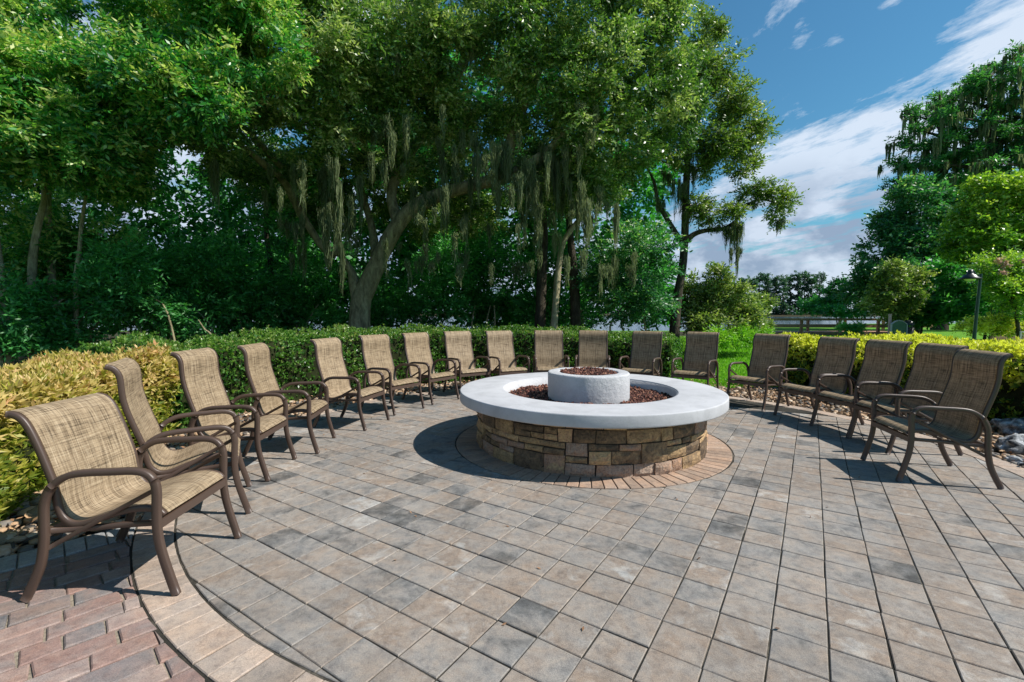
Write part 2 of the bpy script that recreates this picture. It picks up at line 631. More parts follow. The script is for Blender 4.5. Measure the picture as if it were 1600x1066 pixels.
# ------------------------------------------------------------------ layout constants
CX, CY = 0.872, 5.218            # centre of the fire pit and of the round patio
R_PATIO, R_BORDER = 3.835, 4.05
R_PIT, R_RING = 1.277, 1.51
rng = np.random.default_rng(11)
rnd = random.Random(5)


def polar(r, a):
    return (CX + r * math.cos(a), CY + r * math.sin(a))


# ------------------------------------------------------------------ ground sheets
def sheet(name, pts, z, mat, label=None):
    b = MB()
    b.poly([(x, y, z) for x, y in pts])
    o = b.build(name, mat)
    return tag(o, kind='structure')


def ground():
    sheet('ground', [(-1500, -60), (1500, -60), (1500, 75), (60, 75), (34, 62), (27, 46), (20, 42), (-1500, 42)], -.06, M['lawn'])
    # lake bed and water
    sheet('lake', [(-1500, 20), (1500, 20), (1500, 1400), (-1500, 1400)], -.42, M['water'])
    b = MB()
    # far bank: a low rise closing the lake
    x0, x1, n = -900, 1100, 60
    for i in range(n):
        xa, xb = x0 + (x1 - x0) * i / n, x0 + (x1 - x0) * (i + 1) / n
        ya, yb = 378 + 9 * math.sin(xa * .02), 378 + 9 * math.sin(xb * .02)
        b.poly([(xa, ya, -.5), (xb, yb, -.5), (xb, yb + 30, 2.0), (xa, ya + 30, 2.0)])
        b.poly([(xa, ya + 30, 2.0), (xb, yb + 30, 2.0), (xb, yb + 500, 4.0), (xa, ya + 500, 4.0)])
    tag(b.build('far_bank', M['forest']), kind='structure')
    # woodland floor behind the hedge, 4 mm and more above the lawn
    sheet('woodland_floor', [(-60, 2), (-5.2, 2.2), (-5.6, 6), (-4.2, 10), (-1, 11.6), (3.0, 12.2), (5.6, 13.6), (10, 22), (16.5, 33), (18, 40), (-60, 40)], -.05, M['forest'])
    # planting bed ring under hedges and stones
    b = MB()
    n = 96
    for i in range(n):
        a0, a1 = 2 * PI * i / n, 2 * PI * (i + 1) / n
        if R(232) < a0 < R(318):
            continue
        ro = lambda a: 6.4 if a > R(62) and a < R(232) else (4.95 if R(46) < a <= R(62) else 6.2)
        p = [polar(R_BORDER - .06, a0), polar(ro(a0), a0), polar(ro(a1), a1), polar(R_BORDER - .06, a1)]
        b.poly([(x, y, -.03) for x, y in p])
    bed = b.build('planting_bed', M['soil'])
    tag(bed, kind='structure')
    return bed


bed = ground()


# ------------------------------------------------------------------ paving
def clip_half(poly, n, d):
    """keep the side where p.n <= d"""
    out = []
    for i in range(len(poly)):
        a, c = poly[i], poly[(i + 1) % len(poly)]
        da, dc = a[0] * n[0] + a[1] * n[1] - d, c[0] * n[0] + c[1] * n[1] - d
        if da <= 0:
            out.append(a)
        if (da < 0 < dc) or (dc < 0 < da):
            t = da / (da - dc)
            out.append((a[0] + (c[0] - a[0]) * t, a[1] + (c[1] - a[1]) * t))
    return out


def area(p):
    return .5 * abs(sum(p[i][0] * p[(i + 1) % len(p)][1] - p[(i + 1) % len(p)][0] * p[i][1] for i in range(len(p))))


def ccw(p):
    s = sum(p[i][0] * p[(i + 1) % len(p)][1] - p[(i + 1) % len(p)][0] * p[i][1] for i in range(len(p)))
    return p if s > 0 else p[::-1]


def inset(p, d):
    """inset a convex ccw polygon"""
    c = p
    for i in range(len(p)):
        a, b_ = p[i], p[(i + 1) % len(p)]
        ex, ey = b_[0] - a[0], b_[1] - a[1]
        l = math.hypot(ex, ey)
        if l < 1e-5:
            continue
        n = (ey / l, -ex / l)
        c = clip_half(c, n, a[0] * n[0] + a[1] * n[1] - d)
        if len(c) < 3:
            return []
    # drop near duplicate points
    o = []
    for q in c:
        if not o or math.hypot(q[0] - o[-1][0], q[1] - o[-1][1]) > .002:
            o.append(q)
    if len(o) > 2 and math.hypot(o[0][0] - o[-1][0], o[0][1] - o[-1][1]) < .002:
        o.pop()
    return o


def slab(mb, poly, top, depth, chamfer, drop, tone, tilt=(0, 0), wob=0.0):
    """a paving piece: flat top, chamfered edge, sides"""
    poly = inset(ccw(poly), .0015)
    if len(poly) < 3:
        return False
    top_p = inset(poly, chamfer)
    if len(top_p) != len(poly):
        k = len(poly)
        cx, cy = sum(p[0] for p in poly) / k, sum(p[1] for p in poly) / k
        f = .93
        top_p = [(cx + (p[0] - cx) * f, cy + (p[1] - cy) * f) for p in poly]
    cx, cy = sum(p[0] for p in poly) / len(poly), sum(p[1] for p in poly) / len(poly)
    if wob:
        w = [(rnd.uniform(-wob, wob), rnd.uniform(-wob, wob)) for _ in poly]
        poly = [(p[0] + a, p[1] + c) for p, (a, c) in zip(poly, w)]
        top_p = [(p[0] + a, p[1] + c) for p, (a, c) in zip(top_p, w)]
    hz = lambda p: top + (p[0] - cx) * tilt[0] + (p[1] - cy) * tilt[1]
    k = len(poly)
    V = [(p[0], p[1], hz(p)) for p in top_p] + [(p[0], p[1], hz(p) - drop) for p in poly] + [(p[0], p[1], top - depth) for p in poly]
    F = [tuple(range(k))]
    for i in range(k):
        j = (i + 1) % k
        F.append((k + i, k + j, j, i))
        F.append((2 * k + i, 2 * k + j, k + j, k + i))
    mb.raw(V, F, tone)
    return True


def lay(name, pieces, mat, parent, limit=300, mass='paving'):
    """pieces: (size_key, builder) ; the largest ones in view become objects of their own, the rest one mass"""
    pieces.sort(key=lambda q: -q[0])
    for k, (s, fn) in enumerate(pieces):
        if k < limit:
            mb = MB()
            if fn(mb):
                link(name, mb.mesh(name, mat), parent)
    if len(pieces) > limit:
        mb = MB()
        for s, fn in pieces[limit:]:
            fn(mb)
        o = link(mass, mb.mesh(mass, mat), parent)
        o['kind'] = 'stuff'


def apparent(x, y):
    """how large a flat piece at (x, y) shows from the terrace corner; zero outside the view"""
    if y < .9:
        return 0
    d2 = x * x + y * y
    u, v = 800 + x / y * F_PX, 491 + CAM_H * F_PX / y
    if u < -60 or u > 1660 or v > 1110:
        return 1e-4 / d2
    return 1.0 / (d2 ** 1.5)


b = MB()
n = 128
b.poly([(CX + (R_BORDER + .02) * math.cos(2 * PI * i / n), CY + (R_BORDER + .02) * math.sin(2 * PI * i / n), -.007) for i in range(n)])
patio = b.build('patio', M['joint'])
tag(patio, kind='structure')

YAW, PX0, PY0, ASP, PS = 0.5783, -0.8479, 8.8038, 0.9705, 0.2167


def paving():
    ea = (math.cos(YAW), -math.sin(YAW))
    eb = (math.sin(YAW), math.cos(YAW))
    pcs = []
    for a in range(-26, 27):
        for c in range(-48, 30):
            q = []
            for da, dc in ((0, 0), (1, 0), (1, 1), (0, 1)):
                A, B = (a + da) * PS, (c + dc) * PS * ASP
                q.append((PX0 * PS + A * ea[0] + B * eb[0], PY0 * PS + A * ea[1] + B * eb[1]))
            mx, my = sum(p[0] for p in q) / 4, sum(p[1] for p in q) / 4
            r = math.hypot(mx - CX, my - CY)
            if r > R_PATIO + .16 or r < R_RING - .16:
                continue
            nrm = ((mx - CX) / r, (my - CY) / r)
            if r > R_PATIO - .17:
                for da in (-.02, .02):
                    an = math.atan2(nrm[1], nrm[0]) + da
                    nn = (math.cos(an), math.sin(an))
                    q = clip_half(q, nn, CX * nn[0] + CY * nn[1] + R_PATIO - .002)
                    if len(q) < 3:
                        break
            if len(q) >= 3 and r < R_RING + .17:
                q = clip_half(q, (-nrm[0], -nrm[1]), -(CX * nrm[0] + CY * nrm[1] + R_RING + .003))
            if len(q) < 3 or area(q) < .0012:
                continue
            j = rnd.uniform(.0004, .0024)
            q = inset(ccw(q), j)
            if len(q) < 3:
                continue
            tone = min(.98, max(.02, rnd.gauss(.54, .16)))
            args = (q, rnd.uniform(-.0013, .0013), .05, .0035, .0035, tone, (rnd.uniform(-.009, .009), rnd.uniform(-.009, .009)), .0020)
            pcs.append((apparent(mx, my) * min(1, area(q) / .04), lambda mb, g=args: slab(mb, *g)))
    lay('paver', pcs, M['paver'], patio, 300, 'paver_field')
    # tan bricks round the pit
    pcs = []
    k = 88
    for i in range(k):
        a0, a1 = 2 * PI * i / k, 2 * PI * (i + 1) / k
        q = [polar(R_PIT - .05, a0), polar(R_RING - .003, a0), polar(R_RING - .003, a1), polar(R_PIT - .05, a1)]
        q = inset(ccw(q), .0025)
        m_ = polar(1.4, (a0 + a1) / 2)
        args = (q, .002 + rnd.uniform(-.001, .001), .05, .004, .004, rnd.uniform(.15, .9), (0, 0), .001)
        pcs.append((apparent(*m_), lambda mb, g=args: slab(mb, *g)))
    lay('ring_brick', pcs, M['ring'], patio, 300)
    # light border course
    pcs = []
    a = 0
    while a < 2 * PI - .012:
        w = rnd.choice((.105, .115, .15, .20)) / 3.9
        a1 = min(2 * PI, a + w)
        q = [polar(R_PATIO + .004, a), polar(R_BORDER, a), polar(R_BORDER, a1), polar(R_PATIO + .004, a1)]
        q = inset(ccw(q), .0018)
        m_ = polar(3.9, (a + a1) / 2)
        args = (q, .001 + rnd.uniform(-.0012, .0012), .05, .004, .004, min(.95, max(.05, rnd.gauss(.55, .2))), (0, 0), .0012)
        pcs.append((apparent(*m_), lambda mb, g=args: slab(mb, *g)))
        a = a1
    lay('border_brick', pcs, M['border'], patio, 260, 'border_course')


paving()


def walkway():
    # red tumbled brick walk leaving the patio to the lower left, with a grey edge course
    d = np.array([.70, .714]); d /= np.linalg.norm(d)          # along the rows
    nrm = np.array([-d[1], d[0]])                             # to the stones
    e0 = np.array([-2.84, 2.49])                              # inner edge of the grey course
    b = MB()
    q = [e0 - d * 3.4 + nrm * .27, e0 + d * 1.0 + nrm * .27, e0 + d * 1.3 - nrm * 4.6, e0 - d * 3.4 - nrm * 4.6]
    b.poly([(p[0], p[1], -.012) for p in q])
    w = b.build('walkway', M['sand'])
    tag(w, kind='structure')

    def clipped(poly):
        m = np.mean(poly, axis=0)
        r = math.hypot(m[0] - CX, m[1] - CY)
        if r < R_BORDER + .25:
            nn = ((m[0] - CX) / r, (m[1] - CY) / r)
            poly = clip_half(poly, (-nn[0], -nn[1]), -(CX * nn[0] + CY * nn[1] + R_BORDER + .004))
        return poly if len(poly) >= 3 and area(poly) > .001 else None
    pcs = []
    row = 0
    s = -.004
    while s > -4.4:
        h = rnd.choice((.125, .135, .14))
        t = -3.3 + rnd.uniform(0, .15)
        while t < 1.7:
            l = rnd.choice((.14, .22, .22, .27))
            pl = [tuple(e0 + d * (t) + nrm * s), tuple(e0 + d * (t + l) + nrm * s), tuple(e0 + d * (t + l) + nrm * (s - h)), tuple(e0 + d * t + nrm * (s - h))]
            t += l
            pl = clipped(pl)
            if pl is None:
                continue
            pl = inset(ccw(pl), .0035)
            if len(pl) < 3:
                continue
            m = np.mean(pl, axis=0)
            args = (pl, rnd.uniform(-.002, .001), .05, .006, .005, min(.98, max(.02, rnd.gauss(.58, .25))), (rnd.uniform(-.01, .01), rnd.uniform(-.01, .01)), .005)
            pcs.append((apparent(m[0], m[1]), lambda mb, g=args: slab(mb, *g)))
        s -= h
        row += 1
    lay('brick', pcs, M['redbrick'], w, 280, 'brick_field')
    pcs = []
    t = -2.5
    while t < 1.1:
        l = .098
        pl = [tuple(e0 + d * t), tuple(e0 + d * (t + l)), tuple(e0 + d * (t + l) + nrm * .225), tuple(e0 + d * t + nrm * .225)]
        t += l
        pl = clipped(pl)
        if pl is None:
            continue
        pl = inset(ccw(pl), .002)
        m = np.mean(pl, axis=0)
        args = (pl, .003, .05, .004, .004, rnd.uniform(.1, .9), (0, 0), .0012)
        pcs.append((apparent(m[0], m[1]), lambda mb, g=args: slab(mb, *g)))
    lay('edge_brick', pcs, M['edge'], w, 100)


walkway()


# ------------------------------------------------------------------ fire pit
def lathe(prof, n=96, a0=0, closed=True):
    V, F = [], []
    k = len(prof)
    for i in range(n):
        a = a0 + 2 * PI * i / n
        for r, z in prof:
            V.append((r * math.cos(a), r * math.sin(a), z))
    for i in range(n):
        j = (i + 1) % n
        for q in range(k if closed else k - 1):
            q2 = (q + 1) % k
            F.append((i * k + q, j * k + q, j * k + q2, i * k + q2))
    return V, F


def rounded(prof, rad=.012):
    out = []
    k = len(prof)
    for i in range(k):
        p, a, c = np.array(prof[i]), np.array(prof[i - 1]), np.array(prof[(i + 1) % k])
        da, dc = (a - p) / np.linalg.norm(a - p), (c - p) / np.linalg.norm(c - p)
        for t in (0, .33, .67, 1):
            q = (1 - t) ** 2 * (p + da * rad) + 2 * t * (1 - t) * p + t * t * (p + dc * rad)
            out.append(tuple(q))
    return out


def fire_pit():
    t = thing('fire_pit', 'round stone fire pit with wide white concrete cap and small white inner ring', 'fire pit', (CX, CY, 0))
    top = .600
    V, F = lathe(rounded([(.965, top - .115), (1.459, top - .115), (1.459, top), (.965, top)], .014), 160)
    V = [(x + .002 * noise.noise(Vector((x * 3, y * 3, z * 3))), y, z + .0025 * noise.noise(Vector((x * 2, y * 2, 5)))) for x, y, z in V]
    m = MB(); m.raw(V, F)
    m.build('cap', M['cap'], t, True)
    # mortar core
    m = MB(); V, F = lathe([(.99, -.04), (1.235, -.04), (1.235, top - .112), (.99, top - .112)], 96)
    m.raw(V, F)
    m.build('wall', M['mortar'], t)
    # liner inside the basin
    m = MB(); V, F = lathe([(.955, .36), (.992, .36), (.992, top - .012), (.955, top - .012)], 96)
    # narrow lip just inside the cap
    m.raw(V, F)
    m.build('basin_wall', M['stucco'], t, True)
    # inner ring
    V, F = lathe(rounded([(.325, .40), (.459, .40), (.459, .785), (.325, .785)], .022), 96)
    V2 = []
    for x, y, z in V:
        f = 1 + .014 * noise.noise(Vector((x * 6, y * 6, z * 7))) + .006 * noise.noise(Vector((x * 25, y * 25, z * 25)))
        V2.append((x * f, y * f, z + .006 * noise.noise(Vector((x * 5, y * 5, 1)))))
    # denser rings for relief
    m = MB(); m.raw(V2, F)
    m.build('inner_ring', M['stucco'], t, True)
    # stones: random ashlar on the drum
    cols, rows = 116, 8
    H0, H1 = -.01, top - .118
    grid = np.zeros((cols, rows), bool)
    rr = random.Random(21)
    for c in range(cols):
        for r in range(rows):
            if grid[c, r]:
                continue
            w, h = rr.choice(((3, 1), (4, 1), (2, 1), (3, 2), (4, 2), (3, 2), (4, 3), (3, 3), (5, 2), (4, 2), (2, 2), (5, 3), (2, 2)))
            while h > 1 and (r + h > rows or grid[c, r:r + h].any()):
                h -= 1
            while w > 1 and (c + w > cols or any(grid[c + w - 1, r:r + h])):
                w -= 1
            k = 0
            while k < w and not grid[c + k, r:r + h].any():
                k += 1
            w = max(1, k)
            grid[c:c + w, r:r + h] = True
            a0, a1 = 2 * PI * c / cols, 2 * PI * (c + w) / cols
            z0, z1 = H0 + (H1 - H0) * r / rows, H0 + (H1 - H0) * (r + h) / rows
            g = rr.uniform(.003, .007)
            a0 += g / 1.27; a1 -= g / 1.27; z0 += g; z1 -= g
            jut = rr.uniform(-.012, .014)
            nx, ny = (4, 3) if w > 1 else (2, 3)
            V, F = [], []
            sd_ = rr.uniform(0, 100)
            # corner wander makes each stone a bit out of square
            k4 = [(rr.uniform(-.004, .004), rr.uniform(-.005, .005)) for _ in range(4)]
            for iy in range(ny + 1):
                for ix in range(nx + 1):
                    s_, t_ = ix / nx, iy / ny
                    wa = (1 - s_) * (1 - t_) * k4[0][0] + s_ * (1 - t_) * k4[1][0] + s_ * t_ * k4[2][0] + (1 - s_) * t_ * k4[3][0]
                    wz = (1 - s_) * (1 - t_) * k4[0][1] + s_ * (1 - t_) * k4[1][1] + s_ * t_ * k4[2][1] + (1 - s_) * t_ * k4[3][1]
                    a = a0 + (a1 - a0) * s_ + wa
                    z = z0 + (z1 - z0) * t_ + wz
                    edge = ix in (0, nx) or iy in (0, ny)
                    rad = 1.262 + jut + (-.010 if edge else .004) + .016 * noise.noise(Vector((a * 16 + sd_, z * 16, sd_)))
                    V.append((rad * math.cos(a), rad * math.sin(a), z))
            nf = len(V)
            for iy in range(ny):
                for ix in range(nx):
                    i = iy * (nx + 1) + ix
                    F.append((i, i + 1, i + nx + 2, i + nx + 1))
            ring = [ix for ix in range(nx + 1)] + [iy * (nx + 1) + nx for iy in range(1, ny + 1)] + [ny * (nx + 1) + ix for ix in range(nx - 1, -1, -1)] + [iy * (nx + 1) for iy in range(ny - 1, 0, -1)]
            for i in ring:
                x, y, z = V[i]
                l = math.hypot(x, y)
                V.append((x / l * 1.225, y / l * 1.225, z))
            for q in range(len(ring)):
                q2 = (q + 1) % len(ring)
                F.append((ring[q], nf + q, nf + q2, ring[q2]))
            m = MB(); m.raw(V, F, rr.uniform(.06, .98))
            link('stone', m.mesh('stone', M['stone']), t)
    # gravel bed carrying the lava rock
    m = MB()
    for r, z in ((.96, .475), (.33, .765)):
        m.poly([(r * math.cos(2 * PI * i / 64), r * math.sin(2 * PI * i / 64), z) for i in range(64)])
    m.build('bed', M['mortar'], t)
    # lava rock lying in it: nobody could count it
    m = MB()
    rr = random.Random(3)
    for k in range(5200):
        inner = k < 700
        r = .335 * math.sqrt(rr.random()) * .95 if inner else math.sqrt(rr.uniform(.475 ** 2, .945 ** 2))
        a = rr.uniform(0, 2 * PI)
        z = (.768 if inner else .478) + rr.uniform(0, .028 if not inner else .02) + (.02 * noise.noise(Vector((r * 5 * math.cos(a), r * 5 * math.sin(a), 0))))
        s = rr.uniform(.008, .022)
        P = []
        for q in ((1, 0, 0), (-1, 0, 0), (0, 1, 0), (0, -1, 0), (0, 0, 1), (0, 0, -1)):
            f = rr.uniform(.6, 1.3) * s
            P.append(Vector(q) * f)
        rot = Vector((rr.random(), rr.random(), rr.random()))
        from mathutils import Euler
        e = Euler((rot.x * 6, rot.y * 6, rot.z * 6)).to_matrix()
        P = [tuple(e @ p + Vector((CX + r * math.cos(a), CY + r * math.sin(a), z))) for p in P]
        m.raw(P, [(0, 2, 4), (2, 1, 4), (1, 3, 4), (3, 0, 4), (2, 0, 5), (1, 2, 5), (3, 1, 5), (0, 3, 5)], rr.random())
    o = m.build('lava_rock', M['chips'])
    tag(o, 'loose dark red lava rock filling the white fire pit basin', 'lava rock', kind='stuff')


fire_pit()


# ------------------------------------------------------------------ chairs
def crom(pts, per=5):
    pts = [np.array(p, float) for p in pts]
    P = [2 * pts[0] - pts[1]] + pts + [2 * pts[-1] - pts[-2]]
    out = []
    for i in range(1, len(P) - 2):
        p0, p1, p2, p3 = P[i - 1:i + 3]
        for k in range(per):
            t = k / per
            out.append(.5 * ((2 * p1) + (-p0 + p2) * t + (2 * p0 - 5 * p1 + 4 * p2 - p3) * t * t + (-p0 + 3 * p1 - 3 * p2 + p3) * t ** 3))
    out.append(P[-2])
    return out


def sweep(path, hx, hy, y, caps=True, rnd_=.35):
    """sweep a rounded bar (hx in the side plane, hy sideways) along (u, z) points at lateral offset y (number or per point)"""
    sec = []
    for sx, sy in ((1, 1), (-1, 1), (-1, -1), (1, -1)):
        c = min(hx, hy) * .38
        if sx * sy > 0:
            sec += [(sx * hx, sy * (hy - c)), (sx * (hx - c), sy * hy)]
        else:
            sec += [(sx * (hx - c), sy * hy), (sx * hx, sy * (hy - c))]
    V, F = [], []
    k = len(sec)
    n = len(path)
    for i, p in enumerate(path):
        a, c = path[max(0, i - 1)], path[min(n - 1, i + 1)]
        t = np.array([c[0] - a[0], c[1] - a[1]]); t /= np.linalg.norm(t)
        nn = np.array([-t[1], t[0]])
        yy = y[i] if hasattr(y, '__len__') else y
        for s in sec:
            V.append((p[0] + nn[0] * s[0], yy + s[1], p[1] + nn[1] * s[0]))
    for i in range(n - 1):
        for q in range(k):
            q2 = (q + 1) % k
            F.append((i * k + q, i * k + q2, (i + 1) * k + q2, (i + 1) * k + q))
    if caps:
        F.append(tuple(range(k)))
        F.append(tuple((n - 1) * k + q for q in range(k - 1, -1, -1)))
    return V, F


LOOP = [(-.358, .004), (-.313, .093), (-.274, .19), (-.253, .31), (-.248, .43), (-.238, .51), (-.200, .582), (-.135, .628), (-.06, .645),
        (.09, .649), (.19, .650), (.248, .636), (.281, .600), (.292, .545), (.289, .46), (.287, .36), (.298, .26), (.325, .147), (.366, .004)]
RAIL = [(-.395, 1.103), (-.355, 1.085), (-.326, 1.03), (-.317, .90), (-.297, .80), (-.26, .68), (-.228, .58), (-.214, .50), (-.195, .425), (-.150, .378), (-.085, .374),
        (.01, .405), (.12, .438), (.215, .446), (.275, .432), (.302, .405)]
RAIL_LOW = [(-.418, .940), (-.372, .928), (-.333, .885), (-.295, .80), (-.257, .69), (-.224, .58), (-.212, .50), (-.195, .425), (-.150, .378), (-.085, .374),
            (.01, .405), (.12, .438), (.215, .446), (.275, .432), (.302, .405)]
WF, WS = .300, .255


def make_chair(rail, label, group):
    t = thing('patio_chair', label, 'chair', group=group)
    fm = M['frame']

    def part(name, VF, mat=fm, smooth=True):
        m = MB(); m.raw(*VF)
        me = m.mesh(name, mat, smooth)
        return link(name, me, t)
    full = crom(LOOP, 3)
    # split the loop: rear leg up to the bend, armrest, front leg
    ia, ib = 6 * 3, 12 * 3
    for s in (-1, 1):
        part('leg', sweep(full[:ia + 1], .0205, .0140, s * WF))
        part('armrest', sweep(full[ia:ib + 1], .0165, .0185, s * WF))
        part('leg', sweep(full[ib:], .0205, .0140, s * WF))
        part('side_rail', sweep(crom(rail, 3), .0165, .0125, s * (WS + .012)))
        part('brace', sweep([(-.262, .252), (-.2, .287), (.1, .452), (.285, .552)], .0115, .009, s * (WF - .012)))
        part('seat_rail', sweep([(-.252, .345), (-.1, .350), (.1, .365), (.292, .372)], .014, .011, s * (WF - .026)))
    for u, z in ((.290, .372), (-.250, .345)):
        m = MB(); m.box((u, 0, z), (.016, WF - .010, .022))
        m.build('cross_bar', fm, t)
    m = MB(); m.box((rail[1][0] + .004, 0, rail[1][1] - .014), (.008, WS, .009))
    m.build('top_bar', fm, t)
    # sling: one woven sheet from the top roll to the front of the seat
    prof = crom(rail, 4)
    k = 6
    V, F, UV = [], [], []
    L = 0
    arcs = []
    for i, p in enumerate(prof):
        if i:
            L += math.hypot(p[0] - prof[i - 1][0], p[1] - prof[i - 1][1])
        arcs.append(L)
    n = len(prof)
    for side in (0, 1):
        for i, p in enumerate(prof):
            a, c = prof[max(0, i - 1)], prof[min(n - 1, i + 1)]
            tt = np.array([c[0] - a[0], c[1] - a[1]]); tt /= np.linalg.norm(tt)
            nn = np.array([-tt[1], tt[0]])
            nn = nn * (1 if nn[1] > 0 or nn[0] > 0 else -1)
            edge = .5 * (1 - math.cos(2 * PI * min(1, max(0, arcs[i] / L))))
            for j in range(k + 1):
                y = -WS + 2 * WS * j / k
                sag = -.010 * edge * (1 - (y / WS) ** 2)
                off = .0155 + sag - (.004 if side else 0)
                if j in (0, k):
                    off = .0155 - (.003 if side else 0)
                V.append((p[0] + nn[0] * off, y, p[1] + nn[1] * off))
    for side in (0, 1):
        b0 = side * n * (k + 1)
        for i in range(n - 1):
            for j in range(k):
                q = (b0 + i * (k + 1) + j, b0 + i * (k + 1) + j + 1, b0 + (i + 1) * (k + 1) + j + 1, b0 + (i + 1) * (k + 1) + j)
                F.append(q if side == 0 else q[::-1])
    m = MB(); m.raw(V, F)
    me = m.mesh('sling', M['sling'], True)
    uvl = me.uv_layers.new(name='UVMap')
    data = np.zeros((len(me.loops), 2), np.float32)
    vi = np.empty(len(me.loops), np.int32)
    me.loops.foreach_get('vertex_index', vi)
    nv = n * (k + 1)
    for q, v in enumerate(vi):
        v2 = v % nv
        data[q] = ((v2 % (k + 1)) / k * .51, arcs[v2 // (k + 1)])
    uvl.data.foreach_set('uv', data.ravel())
    link('sling', me, t)
    return t


def copy_tree(o, parent=None):
    c = o.copy()
    COL.objects.link(c)
    c.parent = parent
    for ch in list(o.children):
        copy_tree(ch, c)
    return c


CH = [[-2.102, 2.548, 0.066], [-2.363, 3.321, 0.514], [-2.489, 4.146, 0.086], [-2.395, 4.923, 0.098], [-2.099, 5.964, -0.226], [-1.820, 6.901, -0.55],
      [-1.374, 7.687, -0.638], [-0.819, 8.317, -0.962], [-0.087, 8.539, -1.095], [0.727, 8.671, -1.546], [1.523, 8.646, -1.761], [2.356, 8.348, -2.149],
      [3.201, 7.981, -2.26], [3.873, 7.194, -2.586], [4.157, 6.251, -2.904], [4.234, 5.567, -3.052], [4.225, 4.917, 3.098], [3.738, 4.071, 2.906]]
CL = ['low backed tan sling chair standing partly on the red bricks, nearest on the left',
      'high backed tan sling chair turned sideways just behind the low backed one',
      'high backed tan sling chair, third from the left, where gold hedge meets green hedge',
      'high backed tan sling chair, fourth from left, before the green hedge',
      'high backed tan sling chair, fifth from the left, below the big oak trunk',
      'high backed tan sling chair, sixth from the left, just right of the big oak trunk',
      'high backed tan sling chair, seventh from left, last one clear of the white cap',
      'high backed tan sling chair, eighth from left, partly hidden behind the cap',
      'high backed tan sling chair, ninth from left, beside the two facing straight forward',
      'straight facing tan sling chair behind the pit, left of the small white ring',
      'straight facing tan sling chair directly behind the small white ring of the pit',
      'shaded brown sling chair behind the cap, first to the right of the small white ring',
      'shaded brown sling chair left of the bright grass gap',
      'shaded brown sling chair at the right end of the bright grass gap',
      'shaded brown sling chair, fourth from right, before the start of the yellow hedge',
      'shaded brown sling chair, third from the right, standing close beside its neighbours',
      'shaded brown sling chair, second from the right, half hidden by the nearest right one',
      'shaded brown sling chair nearest on the right, beside the pale boulders']
GRP = 'sling chairs in a ring round the fire pit'
low = make_chair(RAIL_LOW, CL[0], GRP)
high = make_chair(RAIL, CL[1], GRP)
for i, (x, y, a) in enumerate(CH):
    o = low if i == 0 else (high if i == 1 else copy_tree(high))
    o.location = (x, y, .001)
    o.rotation_euler = (0, 0, a)
    o['label'] = CL[i]

# ------------------------------------------------------------------ stones, litter and boulders
ICO = None


def ico(sub, seed, flat=.6, amp=.25):
    import bmesh
    bm = bmesh.new()
    bmesh.ops.create_icosphere(bm, subdivisions=sub, radius=1)
    V = []
    for v in bm.verts:
        c = v.co
        f = 1 + amp * noise.noise(c * 1.3 + Vector((seed, seed * 2, 0))) + amp * .4 * noise.noise(c * 3 + Vector((seed, 0, 3)))
        V.append((c.x * f, c.y * f, c.z * f * flat))
    F = [tuple(v.index for v in f.verts) for f in bm.faces]
    bm.free()
    return V, F


